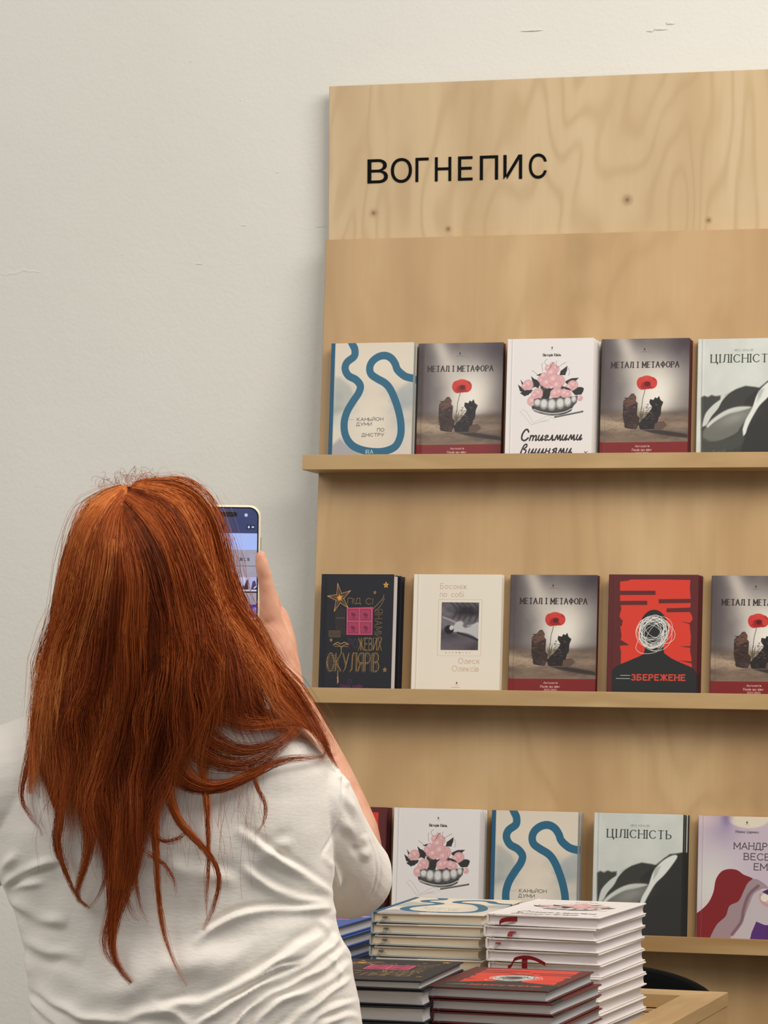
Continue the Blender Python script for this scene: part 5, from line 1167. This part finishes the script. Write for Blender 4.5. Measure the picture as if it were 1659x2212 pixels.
# tapered locks falling over the back; each: centre line with half width in the photograph's pixels
LOCKS = [
 ([(286, 1540, 44), (284, 1640, 40), (276, 1740, 33), (268, 1820, 26), (258, 1900, 20), (246, 1980, 11), (240, 2040, 7), (252, 2085, 4), (284, 2124, 1)], 420, .008),
 ([(262, 1600, 30), (266, 1720, 24), (262, 1840, 15), (250, 1930, 10), (234, 1990, 6), (222, 2040, 4), (240, 2080, 2), (262, 2095, 1)], 120, .006),
 ([(226, 1540, 34), (208, 1650, 28), (196, 1730, 18), (194, 1800, 10), (186, 1860, 6), (168, 1915, 4), (166, 1940, 3), (188, 1958, 1)], 200, .005),
 ([(160, 1540, 34), (140, 1630, 24), (118, 1700, 12), (132, 1760, 6), (124, 1820, 4), (140, 1880, 3), (165, 1935, 2), (194, 1962, 1)], 130, .005),
 ([(120, 1560, 30), (112, 1640, 20), (110, 1690, 10), (128, 1740, 5), (118, 1810, 3), (122, 1850, 2), (148, 1880, 1)], 70, .004),
 ([(104, 1460, 8), (86, 1550, 11), (66, 1630, 9), (50, 1690, 6), (48, 1730, 3), (70, 1768, 2), (88, 1790, 1), (92, 1806, .6)], 50, .003),
 ([(330, 1560, 30), (336, 1650, 20), (334, 1760, 9), (338, 1850, 4), (342, 1930, 2.5), (352, 2010, 1.6), (374, 2075, 1), (404, 2130, .5)], 60, .004),
 ([(352, 1580, 22), (352, 1660, 14), (366, 1720, 8), (384, 1770, 6), (408, 1800, 5), (444, 1836, 4), (466, 1868, 3), (474, 1910, 2), (458, 1970, 1.4), (438, 2010, .6)], 80, .004),
 ([(430, 1600, 14), (440, 1680, 7), (448, 1760, 4), (450, 1860, 3), (446, 1930, 2), (448, 1990, .8)], 34, .003),
 ([(236, 1640, 16), (228, 1740, 8), (214, 1790, 5), (228, 1850, 4), (226, 1900, 3), (208, 1942, 2), (194, 1958, 1)], 50, .003),
 ([(276, 1740, 12), (288, 1860, 5), (294, 1920, 3), (306, 1970, 2), (322, 1992, 1)], 30, .003),
 ([(300, 1800, 10), (292, 1880, 4), (272, 1930, 3), (288, 1980, 2), (300, 1990, 1)], 22, .003),
 ([(320, 1790, 8), (350, 1816, 3), (384, 1812, 2), (406, 1790, 1.5), (408, 1770, 1)], 14, .003),
 ([(310, 1840, 6), (352, 1866, 2.4), (374, 1900, 1.6), (378, 1935, .8)], 12, .003),
 # the swept locks on the right shoulder
 ([(392, 1500, 26), (420, 1560, 24), (468, 1604, 16), (530, 1622, 12), (600, 1606, 11), (640, 1570, 12), (668, 1530, 10)], 85, .007),
 ([(340, 1560, 22), (372, 1640, 18), (420, 1690, 12), (480, 1698, 9), (545, 1672, 7), (610, 1642, 5), (690, 1634, 3), (726, 1628, 1)], 85, .005),
 ([(336, 1590, 16), (364, 1666, 12), (416, 1702, 7), (470, 1704, 5), (530, 1684, 3), (574, 1650, 2), (600, 1620, 1)], 80, .005),
 ([(380, 1540, 24), (436, 1620, 18), (508, 1650, 12), (580, 1632, 8), (628, 1590, 6), (650, 1556, 4)], 55, .006),
 ([(360, 1520, 24), (396, 1590, 18), (450, 1640, 14), (520, 1662, 8), (570, 1654, 4), (590, 1640, 2)], 60, .006),
 ([(440, 1520, 18), (520, 1560, 14), (600, 1560, 12), (650, 1562, 10), (690, 1588, 5), (706, 1612, 2)], 60, .006),
 ([(596, 1500, 22), (640, 1540, 16), (676, 1570, 10), (700, 1598, 5), (712, 1614, 1)], 120, .005),
 ([(660, 1560, 9), (686, 1580, 4), (703, 1604, 2.4), (702, 1628, 1.6), (690, 1642, .6)], 24, .003),
 ([(540, 1640, 8), (556, 1700, 3), (574, 1740, 2), (568, 1780, 1.4), (540, 1812, .6)], 16, .003),
 ([(96, 1590, 6), (84, 1625, 8), (104, 1652, 9), (132, 1640, 8), (156, 1600, 6)], 40, .004),
 ([(530, 1380, 18), (580, 1440, 16), (640, 1520, 12), (680, 1570, 6), (706, 1612, 2)], 110, .005),
]
for P, ns, off0 in LOCKS:
    P = np.array(P, float); pts = resample([(a, b) for a, b, _ in P], NS); L0 = np.r_[0, np.cumsum(np.hypot(*np.diff(P[:, :2], axis=0).T))]; L0 /= L0[-1]
    wl = np.interp(tS, L0, np.where(P[:, 2] < 14, P[:, 2]*.55+.9, P[:, 2]*.8)); dx_, dy_ = np.gradient(pts[:, 0]), np.gradient(pts[:, 1]); ln = np.hypot(dx_, dy_)+1e-6; ct = np.clip(rg.normal(.52, .08), 0, 1)
    for q in range(int(ns*2.2)):
        o1 = np.clip(rg.normal(0, .95), -2.2, 2.2); stop = 1 if rg.random() < .16 else rg.uniform(.45, .97); st = rg.uniform(0, .15)
        tt = st+(stop-st)*tS; f = lambda a: np.interp(tt, tS, a)
        sd = o1*f(wl)+frizz(tt)*.7+rg.normal(0, 2.6)*np.sin(rg.uniform(0, 6.28)+tt*rg.uniform(5, 14))*(.4+tt)
        u = f(pts[:, 0])-sd*f(dy_/ln); v = f(pts[:, 1])+sd*f(dx_/ln)
        off = off0*(1-.55*tt)*(1-.5*abs(o1)/2)+rg.uniform(-.0004, .0012)
        emit(u, v, off, (.00016+.00010*rg.random())*np.clip((1.05-tS)*2.6, .22, 1), np.clip(ct+rg.normal(0, .07)+.06*np.sin(tt*8+q), 0, 1))
# strands down both sides of the face, in front of the ears
for q in range(2600):
    left = rg.random() < .5; base = field(rg.uniform(0, .02) if left else rg.uniform(.98, 1)); a = 0 if rg.random() < .5 else rg.uniform(0, .4); tt = a+(rg.uniform(.7, .93)-a)*tS
    x = np.interp(tt, tS, base[:, 0])+(5 if left else -7)+rg.normal(0, 2)*tS; y = np.interp(tt, tS, base[:, 1])
    off = -(rg.uniform(.0, .062)*np.clip(tt*7, 0, 1)*np.clip((1.02-tt)*3, 0, 1)+.002*np.sin(tt*rg.uniform(4, 12)+q))
    emit(x+frizz(tt), y, off, (.00018+.00012*rg.random())*np.clip((1.05-tS)*3, .25, 1), np.clip(rg.normal(.46, .09)+np.zeros(NS), 0, 1))
for q in range(1500):      # and over the crown towards the forehead
    u0 = rg.uniform(205, 385); t = tS; sx = (u0-295)/95; u = 272+(u0-272)*(.25+.75*t)+rg.normal(0, 2)*t; v = 1050+(abs(sx)**2.2*26+6)*t+rg.uniform(0, 46)*t**2
    emit(u, v+3, -(.03+rg.uniform(.0, .035))*t, (.00018+.00012*rg.random())*np.clip((1.05-tS)*3, .25, 1), np.clip(rg.normal(.5, .09)+np.zeros(NS), 0, 1))
# flyaways: crown fuzz, outline wisps
for q in range(150):
    u0 = rg.uniform(225, 400); v0 = np.interp(u0, [225, 290, 340, 400], [1072, 1048, 1046, 1062]); h = rg.uniform(8, 34)*(1.2 if u0 < 330 else .6); w = rg.uniform(-40, 60)
    t = tS; u = u0+w*t+rg.uniform(3, 9)*np.sin(t*rg.uniform(4, 9)+rg.uniform(0, 6)); v = v0-h*np.sin(t*math.pi*rg.uniform(.5, .95))+rg.uniform(1, 4)*np.sin(t*rg.uniform(6, 14))
    emit(u, v, .004+.01*t*0, .00013*np.ones(NS), np.full(NS, .62))
for q in range(460):
    sgn = rg.random() < .62; base = field(rg.uniform(0, .06) if sgn else rg.uniform(.9, 1.0)); a = rg.uniform(.10, .88)**(.8); b_ = a+rg.uniform(.03, .10); tt = a+(b_-a)*tS
    x = np.interp(tt, tS, base[:, 0]); y = np.interp(tt, tS, base[:, 1]); s_ = -1 if sgn else 1
    x = x+s_*(rg.uniform(-4, 12 if sgn else 6)*tS**1.5+rg.uniform(1, 4)*(np.sin(tS*rg.uniform(5, 14)+q)-math.sin(q))); emit(x, y+rg.uniform(-6, 6), .002, .00010*np.ones(NS), np.full(NS, .72))
for q in range(170):     # fine loose hairs on the shirt
    u0, v0 = rg.uniform(70, 560), rg.uniform(1600, 1720); L1 = rg.uniform(60, 230); t = tS
    u = u0+rg.uniform(-25, 25)*t+rg.uniform(3, 12)*np.sin(t*rg.uniform(3, 7)+rg.uniform(0, 6)); emit(u, v0+L1*t, .0015, .00012*np.ones(NS), np.full(NS, .5))
U_, V_, D_, R_, T_c = map(np.array, (U_, V_, D_, R_, T_c))
PT = at_arr(U_, V_, D_)                                   # strands, NS, 3
TG = np.gradient(PT, axis=1); TG /= np.linalg.norm(TG, axis=2, keepdims=True)+1e-9
SD = np.cross(TG, FWD); SD /= np.linalg.norm(SD, axis=2, keepdims=True)+1e-9; UP2 = np.cross(TG, SD)
ns = len(PT); VV = np.empty((ns, NS, 2, 3), np.float32)       # each strand is a narrow, slightly twisted strip
tw = rg.normal(0, .75, (ns, 1))+rg.normal(0, .5, (ns, 1))*tS[None]*2; dirv = SD*np.cos(tw)[..., None]+UP2*np.sin(tw)[..., None]
VV[:, :, 0] = PT-dirv*R_[..., None]; VV[:, :, 1] = PT+dirv*R_[..., None]
idx = np.arange(ns*NS*2).reshape(ns, NS, 2)
FF = np.stack([idx[:, :-1, 0], idx[:, :-1, 1], idx[:, 1:, 1], idx[:, 1:, 0]], axis=-1).reshape(-1, 4)
me = bpy.data.meshes.new('hair'); me.vertices.add(ns*NS*2); me.vertices.foreach_set('co', VV.ravel()); nf = len(FF)
me.loops.add(nf*4); me.loops.foreach_set('vertex_index', FF.astype(np.int32).ravel()); me.polygons.add(nf)
me.polygons.foreach_set('loop_start', np.arange(0, nf*4, 4, dtype=np.int32)); me.polygons.foreach_set('loop_total', np.full(nf, 4, np.int32)); me.polygons.foreach_set('use_smooth', np.ones(nf, bool))
at_ = me.attributes.new('tint', 'FLOAT', 'POINT'); at_.data.foreach_set('value', np.repeat(T_c.astype(np.float32).reshape(-1), 2)); me.update(); me.materials.append(M_HAIR)
ho = bpy.data.objects.new('hair', me); COL.objects.link(ho); ho['kind'] = 'stuff'; child(ho)
print('strands', ns, 'faces', nf)
